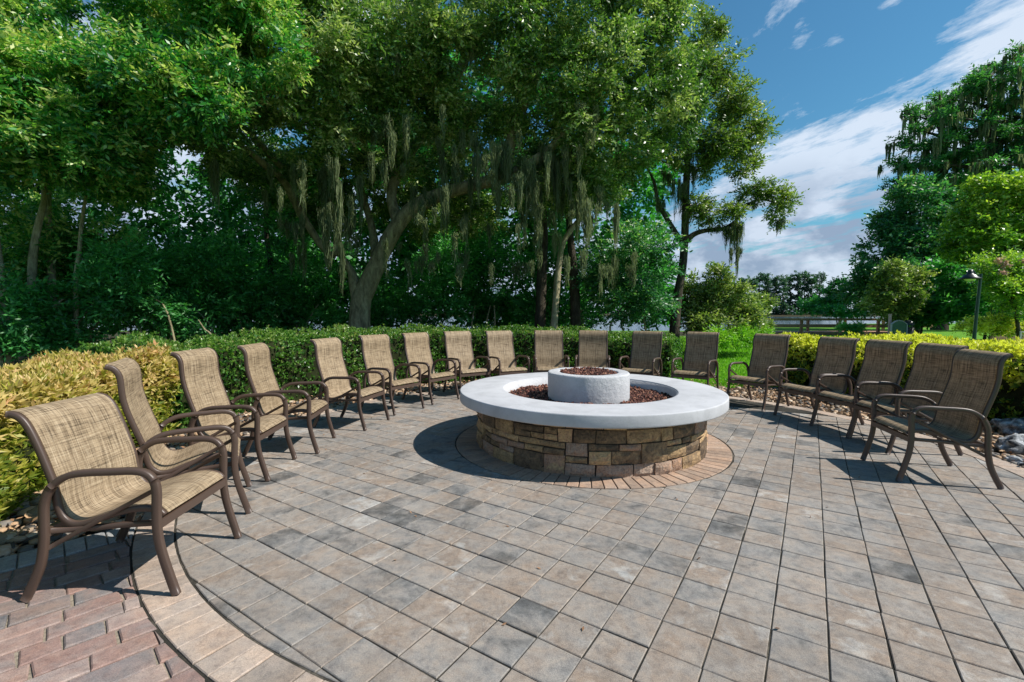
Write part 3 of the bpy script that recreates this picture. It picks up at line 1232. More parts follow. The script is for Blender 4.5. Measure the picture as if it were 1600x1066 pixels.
def stones():
    rr = random.Random(8)
    protos = []
    for k in range(10):
        V, F = ico(1, k * 3.7, rr.uniform(.45, .75), .45)
        m = MB(); m.raw(V, F, k / 9)
        protos.append(m.mesh('stone', M['rock'], True))
    cand = []
    for k in range(9000):
        a = rr.uniform(R(-42), R(232))
        hi_r = 5.15 if a > R(62) else (4.9 if a > R(46) else 5.7)
        r = R_BORDER + .01 + (hi_r - R_BORDER) * rr.random()
        x, y = polar(r, a)
        # keep off the walk and its edge course
        d = np.array([.70, .714]); nrm = np.array([-.714, .70])
        off = (np.array([x, y]) - np.array([-2.84, 2.49])) @ nrm
        if x < -1.6 and y < 3.7 and off < .26:
            continue
        if y < .8:
            continue
        u = 800 + x / y * F_PX
        if u < -120 or u > 1720:
            continue
        s = rr.uniform(.018, .05) * (1.2 if rr.random() < .15 else .8)
        cand.append((s / math.hypot(x, y), x, y, s))
    # extra large flat stones at the left corner
    for k in range(200):
        x, y = rr.uniform(-4.6, -2.6), rr.uniform(2.5, 4.2)
        off = (np.array([x, y]) - np.array([-2.84, 2.49])) @ np.array([-.714, .70])
        if off < .27 or math.hypot(x - CX, y - CY) < R_BORDER + .05 or math.hypot(x - CX, y - CY) > 5.0:
            continue
        s = rr.uniform(.04, .085)
        cand.append((s / math.hypot(x, y), x, y, s))
    cand.sort(key=lambda q: -q[0])
    for k, (_, x, y, s) in enumerate(cand[:300]):
        o = link('stone', protos[k % 10], bed)
        o.location = (x, y, -.018 + s * .25)
        o.rotation_euler = (rr.uniform(-.3, .3), rr.uniform(-.3, .3), rr.uniform(0, 6.28))
        o.scale = (s * rr.uniform(.9, 1.5), s, s * rr.uniform(.7, 1))
    m = MB()
    small = [ico(0 + 1, 50 + k, .6, .5) for k in range(4)]
    import bmesh
    octs = []
    for k, (_, x, y, s) in enumerate(cand[300:3900]):
        e = rr.uniform(0, 6.28)
        P = []
        for q in ((1, 0, 0), (0, 1, 0), (-1, 0, 0), (0, -1, 0), (.7, .7, .55), (-.7, .7, .6), (-.7, -.7, .55), (.7, -.7, .6)):
            f = rr.uniform(.75, 1.2) * s
            px, py = q[0] * f, q[1] * f * .8
            P.append((x + px * math.cos(e) - py * math.sin(e), y + px * math.sin(e) + py * math.cos(e), -.022 + s * .3 + q[2] * s))
        P.append((x, y, -.022 + s * 1.05))
        m.raw(P, [(0, 4, 7), (4, 0, 1), (5, 4, 1), (5, 1, 2), (6, 5, 2), (6, 2, 3), (7, 6, 3), (7, 3, 0), (4, 5, 8), (5, 6, 8), (6, 7, 8), (7, 4, 8)], rr.random())
    o = link('stone_mass', m.mesh('stone_mass', M['rock'], True), bed)
    o['kind'] = 'stuff'
    # dry leaves and twigs in the beds
    n = 5200
    a = rng.uniform(R(-42), R(232), n)
    r = rng.uniform(R_BORDER, 5.6, n)
    P = np.stack([CX + r * np.cos(a), CY + r * np.sin(a), rng.uniform(.005, .06, n)], 1)
    off = (P[:, :2] - np.array([-2.84, 2.49])) @ np.array([-.714, .70])
    keep = ~((P[:, 0] < -1.6) & (P[:, 1] < 3.7) & (off < .26))
    P = P[keep]
    leaves_obj('dry_leaves', P, *leaf_axes(len(P), up=1.2), .055, .022, rng.random(len(P)), M['leaflitter'], None,
               label='dry brown fallen leaves scattered over the stone beds', cat='leaf litter', kind='stuff')
    # a few fallen leaves on the paving
    n = 46
    a = rng.uniform(0, 2 * PI, n)
    r = rng.uniform(1.7, 3.7, n)
    P = np.stack([CX + r * np.cos(a), CY + r * np.sin(a), np.full(n, .006)], 1)
    leaves_obj('fallen_leaves', P, *leaf_axes(n, up=8), .03, .013, rng.random(n) * .6, M['leaflitter'], None,
               label='tiny dry leaves dropped on the patio pavers', cat='leaf litter', kind='stuff')


def unit(a):
    return a / np.maximum(1e-9, np.linalg.norm(a, axis=-1, keepdims=True))


def leaf_axes(n, up=.8):
    A = unit(rng.normal(size=(n, 3)) * np.array([1, 1, .5]))
    N = unit(rng.normal(size=(n, 3)) + np.array([0, 0, up * 2]))
    return A, N


def leaves_mesh(name, P, A, N, L, W, tone, mat):
    n = len(P)
    A = unit(A)
    S = unit(np.cross(A, N))
    L = np.broadcast_to(np.asarray(L, float).reshape(-1, 1), (n, 1))
    W = np.broadcast_to(np.asarray(W, float).reshape(-1, 1), (n, 1))
    V = np.empty((n, 4, 3), np.float32)
    V[:, 0] = P - A * L * .5
    V[:, 1] = P + S * W * .5 - A * L * .06
    V[:, 2] = P + A * L * .5
    V[:, 3] = P - S * W * .5 - A * L * .06
    return mesh_np(name, V.reshape(-1, 3), np.arange(n * 4, dtype=np.int32).reshape(n, 4), mat, tone)


def leaves_obj(name, P, A, N, L, W, tone, mat, parent, label=None, cat=None, kind=None, group=None):
    o = link(name, leaves_mesh(name, P, A, N, L, W, tone, mat), parent)
    return tag(o, label, cat, group, kind)


stones()


def boulder(loc, s, seed, label):
    V, F = ico(4, seed, .7, .55)
    V = [(x * (1 + .12 * noise.noise(Vector((x * 5, y * 5, z * 5 + seed)))), y, z * (1 + .15 * noise.noise(Vector((x * 4, y * 4, z * 4 - seed))))) for x, y, z in V]
    V = [(loc[0] + x * s[0], loc[1] + y * s[1], loc[2] + z * s[2]) for x, y, z in V]
    m = MB(); m.raw(V, F)
    tag(m.build('boulder', M['boulder'], None, True), label, 'boulder', 'pale boulders in the right stone bed')


boulder((5.36, 4.74, .05), (.23, .18, .15), 3.1, 'larger pitted grey white boulder behind the nearest right chair')
boulder((6.16, 5.45, .06), (.25, .22, .17), 7.7, 'farther pitted grey white boulder at the foot of the yellow hedge')
boulder((4.93, 4.42, .0), (.07, .06, .06), 9.9, 'small round tan boulder beside the larger pale boulder')


# ------------------------------------------------------------------ foliage
def foliage(lobes, n, llen, lwid, spray=.35, per=9, droop=.15, clump=.30, nclump=26, up=.55, base_tone=.5, shell=.45, tspread=.22, cvar=.13):
    """leaves set in sprays, sprays in clumps, clumps over the lobes. lobes: rows cx cy cz rx ry rz"""
    lobes = np.asarray(lobes, float)
    vol = (lobes[:, 3] * lobes[:, 4] * lobes[:, 5]) ** (2 / 3)
    ns = max(1, n // per)
    pl = vol / vol.sum()
    # clumps
    C, CR, CT, CP, LC = [], [], [], [], []
    for i, l in enumerate(lobes):
        k = max(4, int(nclump))
        d = unit(rng.normal(size=(k, 3)))
        rr_ = rng.uniform(shell, 1.0, (k, 1))
        C.append(l[:3] + d * rr_ * l[3:])
        CR.append(np.full(k, clump) * rng.uniform(.7, 1.35, k) * (l[3] * l[4] * l[5]) ** (1 / 3))
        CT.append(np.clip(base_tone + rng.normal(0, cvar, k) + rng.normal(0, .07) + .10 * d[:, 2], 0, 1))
        CP.append(np.full(k, pl[i] / k) * rng.uniform(.5, 1.5, k))
        LC.append(np.repeat(l[None, :3], k, 0))
    C, CR, CT, CP, LC = map(np.concatenate, (C, CR, CT, CP, LC))
    CP /= CP.sum()
    ci = rng.choice(len(C), ns, p=CP)
    d = unit(rng.normal(size=(ns, 3)))
    sp = C[ci] + d * (rng.random((ns, 1)) ** .45) * CR[ci][:, None] * np.array([1.15, 1.15, .75])
    outw = unit(sp - LC[ci])
    sdir = unit(outw * .7 + d * .5 + rng.normal(size=(ns, 3)) * .35 + np.array([0, 0, -droop]))
    sl = spray * rng.uniform(.5, 1.4, ns)
    t = (np.arange(per) / per)[None, :] + rng.uniform(0, 1 / per, (ns, per))
    P = sp[:, None, :] + sdir[:, None, :] * (t * sl[:, None])[..., None]
    side = unit(np.cross(sdir, rng.normal(size=(ns, 3)) * .4 + np.array([0, 0, 1.0])))
    sgn = np.where((np.arange(per) % 2)[None, :, None] > 0, 1.0, -1.0)
    A = sdir[:, None, :] * .7 + side[:, None, :] * sgn * .8 + rng.normal(size=(ns, per, 3)) * .35
    P = P + side[:, None, :] * sgn * llen * .35
    N = rng.normal(size=(ns, per, 3)) * .75 + np.array([0, 0, up * 1.4]) + outw[:, None, :] * .25
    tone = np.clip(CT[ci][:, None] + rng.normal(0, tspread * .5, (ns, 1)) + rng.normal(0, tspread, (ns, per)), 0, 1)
    m = ns * per
    return P.reshape(m, 3), A.reshape(m, 3), N.reshape(m, 3), llen * rng.uniform(.6, 1.3, m), lwid * rng.uniform(.7, 1.25, m), tone.reshape(m)


def tube(mb, pts, rad, seg=9, wob=.06, tone=.5, per=4):
    """tapered round limb through 3d points"""
    P = crom([tuple(p) for p in pts], per)
    rr_ = np.interp(np.linspace(0, len(pts) - 1, len(P)), range(len(pts)), rad)
    V, F = [], []
    n = len(P)
    up = np.array([.13, .97, .2])
    for i, p in enumerate(P):
        t = P[min(n - 1, i + 1)] - P[max(0, i - 1)]
        t = t / np.linalg.norm(t)
        a = np.cross(t, up); a /= np.linalg.norm(a)
        c = np.cross(t, a)
        for k in range(seg):
            an = 2 * PI * k / seg
            r = rr_[i] * (1 + wob * 2.2 * noise.noise(Vector((math.cos(an) * 1.2 + p[0], math.sin(an) * 1.2 + p[1], p[2] * 1.3))))
            V.append(tuple(p + (a * math.cos(an) + c * math.sin(an)) * r))
    for i in range(n - 1):
        for k in range(seg):
            k2 = (k + 1) % seg
            F.append((i * seg + k, i * seg + k2, (i + 1) * seg + k2, (i + 1) * seg + k))
    mb.raw(V, F, tone)


def moss_mesh(tufts, name='spanish_moss', dens=80, w=.0062, seg=4):
    """tufts: (x, y, z, length, spread): bundles of thin wavering strands hanging from one hold"""
    V, T = [], []
    for x, y, z, ln, sp_ in tufts:
        k = max(10, int(dens * (.5 + sp_ * 4)))
        # a tuft is a few sub-bundles of unequal length
        nb = max(2, int(2 + sp_ * 14))
        bx = rng.normal(0, sp_ * .55, (nb, 3)) * np.array([1, 1, .35])
        bl = ln * rng.uniform(.25, 1.0, nb)
        b = rng.integers(0, nb, k)
        top = np.array([x, y, z]) + bx[b] + rng.normal(0, .035, (k, 3)) * np.array([1, 1, 1.2])
        l = bl[b] * rng.uniform(.35, 1.0, k)
        drift = rng.normal(0, .02, (k, 2))
        ww = w * rng.uniform(.6, 1.7, k)
        an = rng.uniform(0, PI, k)
        dx = np.stack([np.cos(an), np.sin(an), np.zeros(k)], 1) * ww[:, None]
        tn = np.clip(rng.normal(.48, .2, k) + rng.normal(0, .12), 0, 1)
        prev = top
        cx, cy = x + bx[b, 0], y + bx[b, 1]
        for i in range(1, seg + 1):
            f = i / seg
            nxt = np.stack([top[:, 0] * (1 - f * .75) + cx * f * .75 + drift[:, 0] * f + rng.normal(0, .024, k),
                            top[:, 1] * (1 - f * .75) + cy * f * .75 + drift[:, 1] * f + rng.normal(0, .024, k),
                            top[:, 2] - l * f], 1)
            w0 = 1.0 if i > 1 else .5
            w1 = 1.0 if i < seg else .15
            V.append(np.stack([prev - dx * w0, prev + dx * w0, nxt + dx * w1, nxt - dx * w1], 1))
            T.append(tn)
            prev = nxt
    V = np.concatenate(V)
    T = np.concatenate(T)
    return mesh_np(name, V.reshape(-1, 3), np.arange(len(V) * 4, dtype=np.int32).reshape(-1, 4), M['moss'], T)


def lob(u, v, d, ru, rv, rd=None):
    """lobe at photo position, half sizes in photo pixels at that distance"""
    p = at(u, v, d)
    s = d / F_PX
    return (*p, ru * s, rd if rd else (ru + rv) / 2 * s, rv * s)


def tree(name, label, cat, base, limbs, lobes, n, mat, llen, lwid, bark='bark', group=None, moss=None, limb_seg=9, **kw):
    t = thing(name, label, cat, tuple(base), 0, group)
    if limbs:
        m = MB()
        for pts, rad in limbs:
            tube(m, pts, rad, limb_seg)
        link('trunk', local(t, m.mesh('trunk', M[bark], True)), t)
    P, A, N_, L_, W_, T_ = foliage(lobes, n, llen, lwid, **kw)
    zmin = .02
    k = P[:, 2] > zmin
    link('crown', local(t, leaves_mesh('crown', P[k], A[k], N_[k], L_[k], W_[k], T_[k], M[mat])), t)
    if moss is not None and len(moss):
        o = link('spanish_moss', local(t, moss_mesh(moss)), t)
    return t


def gp(u, d):
    p = at(u, 500, d)
    return np.array([p[0], d, -.05])


def rand_lobes(boxes, seed):
    """boxes: (u0, u1, v0, v1, d0, d1, r_px, count)"""
    r_ = random.Random(seed)
    out = []
    for u0, u1, v0, v1, d0, d1, rp, c in boxes:
        for _ in range(c):
            out.append(lob(r_.uniform(u0, u1), r_.uniform(v0, v1), r_.uniform(d0, d1), rp * r_.uniform(.75, 1.25), rp * r_.uniform(.6, .95)))
    return out


# ---- the big live oak
D = 13.0
T = lambda u, v, d=D: at(u, v, d)
base = gp(562, D)
limbs = [
    ([base + np.array([-.08, 0, -.1]), T(563, 480), T(570, 455), T(587, 417), T(601, 386), T(620, 354), T(645, 326), T(700, 300, 12.8), T(790, 276, 12.3), T(850, 240, 12), T(900, 190, 11.8)],
     [.34, .27, .27, .25, .22, .21, .21, .19, .15, .11, .07]),
    ([T(562, 478), T(553, 440, 13.05), T(549, 425, 13.1), T(536, 404, 13.1), T(527, 386, 13.2), T(524, 355, 13.2), T(518, 320, 13.3), T(500, 280, 13.4)], [.20, .15, .11, .09, .085, .075, .06, .04]),
    ([T(530, 392, 13.15), T(518, 398, 13.2), T(502, 383, 13.2), T(471, 336, 13), T(446, 287, 12.6), T(415, 259, 12), T(370, 225, 11.4), T(320, 210, 11)], [.08, .09, .10, .11, .10, .09, .07, .04]),
    ([T(622, 352), T(612, 300, 13.3), T(640, 240, 13.6), T(690, 170, 13.4), T(728, 90, 13), T(770, 30, 12.6), T(800, -40, 12.4)], [.16, .14, .13, .13, .13, .11, .07]),
    ([T(790, 276, 12.3), T(800, 215, 12.2), T(820, 160, 12), T(845, 100, 11.8), T(880, 20, 11.6)], [.15, .15, .13, .11, .07]),
    ([T(585, 420, 13.1), T(582, 360, 13.8), T(560, 280, 14.2), T(545, 190, 14), T(530, 90, 13.6), T(520, 0, 13)], [.12, .11, .10, .09, .08, .05]),
    ([T(440, 262, 12.5), T(380, 200, 11.8), T(310, 150, 11), T(240, 110, 10.4)], [.09, .08, .06, .04]),
]
lobes = [lob(*a) for a in (
    (1045, 50, 12, 66, 66), (985, 120, 11.6, 85, 70), (1040, 160, 12.3, 60, 60), (930, 40, 11.2, 90, 70), (900, 190, 11.6, 80, 60), (985, 225, 12, 56, 44),
    (935, 280, 12.2, 48, 32), (840, 110, 11.2, 75, 65), (800, 20, 11.4, 90, 60), (740, 150, 12.2, 80, 60), (820, 240, 12.4, 66, 42), (700, 60, 11.2, 80, 60),
    (650, 150, 12, 75, 60), (690, 240, 13, 75, 42), (590, 60, 11, 80, 70), (570, 170, 12, 75, 60), (600, 250, 13.4, 75, 40), (500, 110, 10.6, 85, 65),
    (480, 200, 11.4, 80, 52), (420, 150, 10.4, 75, 60), (400, 50, 10.6, 85, 60), (520, 20, 11, 80, 50), (500, 265, 13, 70, 38), (400, 265, 12.4, 65, 34),
    (330, 210, 11, 70, 40), (870, 300, 12.8, 60, 34), (1000, -20, 12, 80, 60), (880, -50, 12, 100, 60), (740, -60, 12, 100, 60), (600, -60, 12, 100, 60), (450, -50, 11.5, 100, 60),
    (760, 330, 14.5, 60, 34), (680, 345, 15, 60, 34), (460, 330, 14.5, 60, 36))]
mt = []
mr = random.Random(17)
for u0, u1, v0, v1, c, l0, l1 in ((690, 800, 205, 300, 36, .3, 1.7), (800, 910, 225, 330, 38, .4, 1.9), (640, 700, 290, 340, 9, .3, .9), (500, 560, 240, 350, 18, .6, 1.8),
                                  (322, 340, 250, 262, 4, .9, 1.5), (430, 560, 320, 400, 16, .5, 1.4), (600, 720, 340, 420, 10, .4, 1.1), (400, 480, 250, 320, 9, .4, 1.0), (560, 640, 170, 260, 14, .4, 1.2), (880, 970, 280, 350, 16, .6, 1.5),
                                  (440, 960, 60, 220, 34, .3, 1.0), (720, 1000, 330, 420, 24, .5, 1.2)):
    for _ in range(c):
        p = at(mr.uniform(u0, u1), mr.uniform(v0, v1), mr.uniform(10.4, 12.4))
        mt.append((*p, mr.uniform(l0, l1), mr.uniform(.02, .11)))
lobes += [lob(*a) for a in ((350, 110, 10.2, 70, 60), (400, -10, 10.2, 80, 50), (560, 320, 14.6, 55, 30), (620, 310, 14.2, 45, 26), (700, 300, 13.6, 50, 20))]
tree('oak_tree', 'huge leaning live oak hung with moss behind the green hedge, left of the pit', 'tree', base, limbs, lobes, 300000, 'oak', .115, .046,
     moss=mt, spray=.32, per=9, nclump=22, clump=.25, shell=.3, limb_seg=12, base_tone=.61, droop=.22, cvar=.2)

# ---- bright trees at the left edge
for (lab, ub, d, limbs_uv, boxes, n) in (
    ('slender tree with mossy leaning trunk, the leftmost one behind the gold hedge', 5, 9.2, [((5, 470), (-8, 380), (-20, 250), (0, 120))],
     [(-120, 60, -60, 240, 7.6, 9.6, 60, 13)], 50000),
    ('slender tree whose crooked pale trunk is second from the left', 48, 9.8, [((50, 430), (58, 360), (70, 300), (60, 200), (90, 90))],
     [(40, 210, 10, 240, 8.3, 10, 54, 12)], 50000),
    ('slender tree whose rough pale trunk is third from the left', 80, 10.4, [((80, 420), (76, 340), (78, 290), (110, 200), (170, 120))],
     [(190, 400, -60, 170, 8.6, 10.2, 60, 13), (120, 260, 190, 260, 10, 11, 38, 4)], 66000),
    ('thin straight green stemmed tree, fourth from the left', 118, 10.0, [((118, 450), (124, 390), (130, 330), (150, 250), (200, 180))],
     [(60, 250, 170, 280, 9.6, 11, 40, 9)], 36000)):
    b0 = gp(ub, d)
    lm = []
    for L_ in limbs_uv:
        pts = [b0 + np.array([0, 0, -.1])] + [at(u, v, d + .1 * i) for i, (u, v) in enumerate(L_)]
        r0 = {5: .10, 48: .085, 80: .085, 118: .05}[ub]
        lm.append((pts, [r0 * (1 - .12 * i) for i in range(len(pts))]))
    tree('slender_tree', lab, 'tree', b0, lm, rand_lobes(boxes, ub + 3) + rand_lobes([(ub - 45, ub + 60, 300, 470, d + .5, d + 1.8, 24, 9)], ub + 9), n, 'left', .120, .047, 'palebark', 'slender trees at the left edge of the wood',
         spray=.36, per=9, nclump=20, clump=.26, base_tone=.60, droop=.15, cvar=.2)

# ---- understory behind the hedge
us = [
    ('bright green sapling thicket behind the gold hedge at the far left', -30, 9.6, (-90, 40, 455, 530, 30, 8), 12000),
    ('bright green sapling behind the gold hedge, right of the leftmost trunk', 60, 9.6, (10, 110, 485, 535, 26, 7), 9000),
    ('deep green bush between the pale trunks and the gap with fallen branches', 170, 10.5, (140, 230, 400, 520, 40, 8), 12000),
    ('deep green bush behind the place where gold and green hedges meet', 270, 11.5, (210, 330, 370, 510, 46, 8), 12000),
    ('deep green bush with pale bent branches left of the oak', 370, 13, (320, 440, 350, 505, 46, 9), 12000),
    ('dark bush close to the left of the oak trunk', 470, 14.5, (430, 530, 380, 505, 42, 8), 11000),
    ('dark bush showing right of the oak trunk', 650, 16, (600, 700, 390, 505, 42, 8), 11000),
    ('dark mossy bush under the hanging moss, left of the dark twin stems', 760, 16, (700, 810, 370, 500, 44, 9), 12000),
    ('dark bush around the dark twin stems', 880, 17, (810, 930, 400, 500, 40, 8), 11000),
    ('glossy green bush between dark stems and the moss draped tree', 985, 14.5, (930, 1035, 375, 510, 36, 11), 15000),
]
for lab, u, d, (u0, u1, v0, v1, rp, c), n in us:
    b0 = gp(max(u, u0), d)
    lm = []
    r_ = random.Random(int(u * 7 + 500))
    for q in range(3):
        bx = b0 + np.array([r_.uniform(-.5, .5), r_.uniform(-.3, .3), -.1])
        pts = [bx, bx + np.array([r_.uniform(-.3, .3), 0, .6]), bx + np.array([r_.uniform(-.4, .4), .1, 1.2]), bx + np.array([r_.uniform(-.6, .6), .2, 1.9])]
        lm.append((pts, [.05, .04, .03, .015]))
    tree('understory_bush', lab, 'bush', b0, lm, rand_lobes([(u0, u1, v0, v1, d - .8, d + 1.0, rp, c)], int(u) + 77), n, 'under' if u < 940 else 'roak', .12 if d < 12 else .14, .045 if d < 12 else .055,
         'palebark', 'understory bushes along the wood edge', spray=.4, per=8, nclump=16, base_tone=.45, limb_seg=6)

# ---- the wood behind, one mass
lobs = rand_lobes([(-200, 300, 180, 500, 15, 22, 60, 36), (300, 560, 280, 500, 17, 24, 46, 34), (560, 1050, 330, 500, 18, 27, 40, 60), (560, 1000, 60, 320, 17, 22, 60, 26), (-150, 560, -60, 260, 14, 18, 70, 22), (-650, -200, 150, 500, 13, 22, 80, 20), (560, 1040, 455, 500, 17.5, 21, 30, 30), (150, 560, 400, 500, 16, 20, 36, 22)], 5)
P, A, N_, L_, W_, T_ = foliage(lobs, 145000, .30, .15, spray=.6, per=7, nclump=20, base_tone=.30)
k = P[:, 2] > 0
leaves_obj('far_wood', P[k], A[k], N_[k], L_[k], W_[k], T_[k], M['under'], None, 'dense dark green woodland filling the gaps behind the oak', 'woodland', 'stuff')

# ---- bare and dark trunks inside the wood
for lab, pts_uv, d, r0, bark, lobx in (
    ('dark straight trunk behind the hedge, left of the pair right of the oak', ((843, 505), (846, 440), (850, 370), (848, 300)), 15, .20, 'darkbark', (815, 870, 240, 300)),
    ('thin pale forked trunk leaning right beside the dark straight trunk', ((862, 505), (870, 450), (874, 410), (885, 370), (925, 320), (940, 290)), 14.6, .12, 'palebark', (880, 950, 250, 300)),
    ('dark leaning trunk right of the pale forked one', ((903, 500), (897, 440), (893, 390), (888, 330)), 15.4, .19, 'darkbark', (870, 920, 260, 320)),
    ('slim pale trunk half hidden by the oak on its left', ((420, 500), (424, 430), (416, 360), (425, 300)), 15, .10, 'darkbark', (400, 450, 250, 300))):
    b0 = gp(pts_uv[0][0], d)
    pts = [b0 + np.array([0, 0, -.1])] + [at(u, v, d) for u, v in pts_uv[1:]]
    tree('wood_tree', lab, 'tree', b0, [(pts, list(np.linspace(r0, r0 * .5, len(pts))))], rand_lobes([(*lobx, d - .5, d + .8, 40, 4)], int(r0 * 1000 + d * 10)), 9000, 'oak', .12, .05, bark,
         'dark trunks in the wood right of the oak', spray=.35, per=8, nclump=16, base_tone=.4)

# pale bent dead branches left of the oak
for lab, a_, b_, c_ in (('long pale dead branch leaning left in the dark gap behind the hedge', (215, 438), (240, 465), (262, 490)),
                        ('shorter pale dead branch leaning left nearer the oak', (310, 500), (320, 515), (332, 528))):
    m = MB()
    tube(m, [at(*a_, 10.6), at(*b_, 10.5), at(*c_, 10.4), np.append(at(*c_, 10.4)[:2] + np.array([.35, -.1]), -.05)], [.012, .018, .022, .025], 6)
    tag(m.build('dead_branch', M['bark'], None, True), lab, 'branch', 'pale dead branches behind the hedge')

# ---- moss draped tree right of centre, against the sky
D = 16.5
b0 = gp(1052, D)
T = lambda u, v, d=D: at(u, v, d)
limbs = [
    ([b0 + np.array([0, 0, -.1]), T(1058, 470), T(1066, 420), T(1070, 370), T(1072, 300), T(1076, 220), T(1082, 130), T(1075, 60)], [.20, .16, .14, .13, .12, .10, .07, .04]),
    ([T(1069, 385), T(1050, 355), T(1030, 320), T(1022, 285), T(1010, 260)], [.11, .09, .07, .05, .03]),
    ([T(1071, 378), T(1085, 366), T(1105, 360), T(1128, 358), T(1150, 345), T(1165, 322), T(1190, 312), T(1215, 320), T(1228, 335)], [.11, .09, .08, .07, .06, .05, .035, .02, .012]),
    ([T(1150, 345), T(1152, 320), T(1170, 296), T(1195, 290)], [.05, .04, .03, .015]),
    ([T(1075, 240), T(1100, 210), T(1130, 180), T(1160, 170)], [.08, .06, .04, .02]),
    ([T(1074, 270), T(1050, 240), T(1030, 210)], [.07, .05, .03]),
    ([T(1080, 150), T(1110, 120), T(1130, 100)], [.06, .04, .02]),
]
lobes = [lob(*a) for a in ((1080, 110, 16.5, 46, 40), (1120, 100, 16.5, 32, 28), (1125, 150, 16.5, 45, 30), (1160, 190, 16.5, 34, 26), (1185, 205, 16.5, 20, 16), (1110, 215, 16.2, 48, 30), (1150, 235, 16.5, 38, 20),
                           (1060, 190, 16.2, 40, 34), (1045, 245, 16, 30, 15), (1100, 265, 16.5, 30, 10), (1115, 335, 16.3, 30, 12), (1150, 330, 16.3, 22, 10), (1085, 320, 16.3, 22, 12),
                           (1190, 295, 16.4, 26, 11), (1222, 310, 16.4, 18, 15), (1215, 340, 16.4, 12, 14), (1170, 300, 16.4, 16, 9), (1100, 55, 17, 30, 24),
                           (1160, 262, 16.5, 26, 10))]
mt = []
for u, v, l, s, c in ((1062, 285, 1.3, .16, 4), (1085, 260, 1.0, .12, 3), (1150, 352, 1.5, .18, 6), (1150, 385, 1.2, .1, 3), (1040, 270, .8, .1, 3), (1075, 330, .8, .12, 3), (1120, 355, .5, .15, 3), (1218, 345, .6, .1, 3),
                      (1180, 320, .4, .12, 3), (1098, 230, 1.1, .15, 3), (1025, 310, .6, .12, 3), (1066, 215, 1.0, .15, 3)):
    for _ in range(c):
        p = at(u + mr.uniform(-8, 8), v + mr.uniform(-6, 6), 16.3)
        mt.append((*p, l * mr.uniform(.7, 1.2), s))
tree('cypress_tree', 'moss draped tree against the sky with one long branch drooping to the right', 'tree', b0, limbs, lobes, 50000, 'cyp', .13, .05, 'darkbark',
     moss=mt, spray=.34, per=8, nclump=16, clump=.34, base_tone=.55, droop=.1)

# ---- olive green bush before the lake
b0 = gp(1120, 17.5)
tree('olive_bush', 'olive green pointed bush beside the bright lawn, left of the lake view', 'bush', b0,
     [([b0, b0 + np.array([.1, 0, 1.2]), b0 + np.array([0, 0, 2.4])], [.06, .05, .02])],
     [lob(*a) for a in ((1110, 470, 17.5, 30, 32), (1135, 455, 17.3, 26, 26), (1100, 500, 17, 26, 22), (1150, 495, 17, 28, 26), (1118, 432, 17.6, 14, 18), (1172, 505, 17.2, 16, 16), (1165, 475, 17.4, 14, 16), (1120, 510, 16.6, 40, 16), (1085, 460, 17.8, 18, 30))],
     26000, 'olive', .14, .06, spray=.35, per=7, nclump=16, base_tone=.55)
b0 = gp(1185, 24)
tree('olive_bush', 'smaller feathery yellow green bush at the left end of the boardwalk', 'bush', b0,
     [([b0, b0 + np.array([.1, 0, 1.2]), b0 + np.array([0, 0, 2.0])], [.06, .04, .02])],
     [lob(*a) for a in ((1178, 478, 24, 12, 20), (1192, 470, 24, 10, 12), (1182, 505, 23, 16, 12))], 6000, 'olive', .16, .06, spray=.35, per=7, nclump=12, base_tone=.55)
b0 = gp(1150, 14.5)
tree('ground_fern', 'bright green leafy weeds at the edge of the lawn under the olive bush', 'plant', b0, None,
     [lob(*a) for a in ((1140, 528, 15.5, 24, 8), (1160, 524, 16, 22, 8), (1178, 520, 17, 16, 8), (1120, 530, 15, 18, 8))], 8000, 'grass', .14, .035, spray=.3, per=7, nclump=12, base_tone=.6)

# ---- right hand side trees
def simple_tree(name, label, cat, u, d, lobuv, n, mat, ll, lw, r0, group=None, bark='darkbark', moss=None, **kw):
    b0 = gp(u, d)
    tops = [lob(*a) for a in lobuv]
    c = np.array(tops)[:, :3].mean(0)
    lm = [([b0 + np.array([0, 0, -.1]), b0 * .6 + c * .4, c, c + np.array([0, 0, 1.0])], [r0, r0 * .7, r0 * .45, r0 * .2])]
    for l in tops[::2]:
        e = np.array(l[:3])
        s = b0 * .45 + c * .55
        lm.append(([s, (s + e) / 2 + np.array([0, 0, .2]), e], [r0 * .35, r0 * .22, r0 * .08]))
    return tree(name, label, cat, b0, lm, tops, n, mat, ll, lw, bark, group, moss, limb_seg=7, **kw)


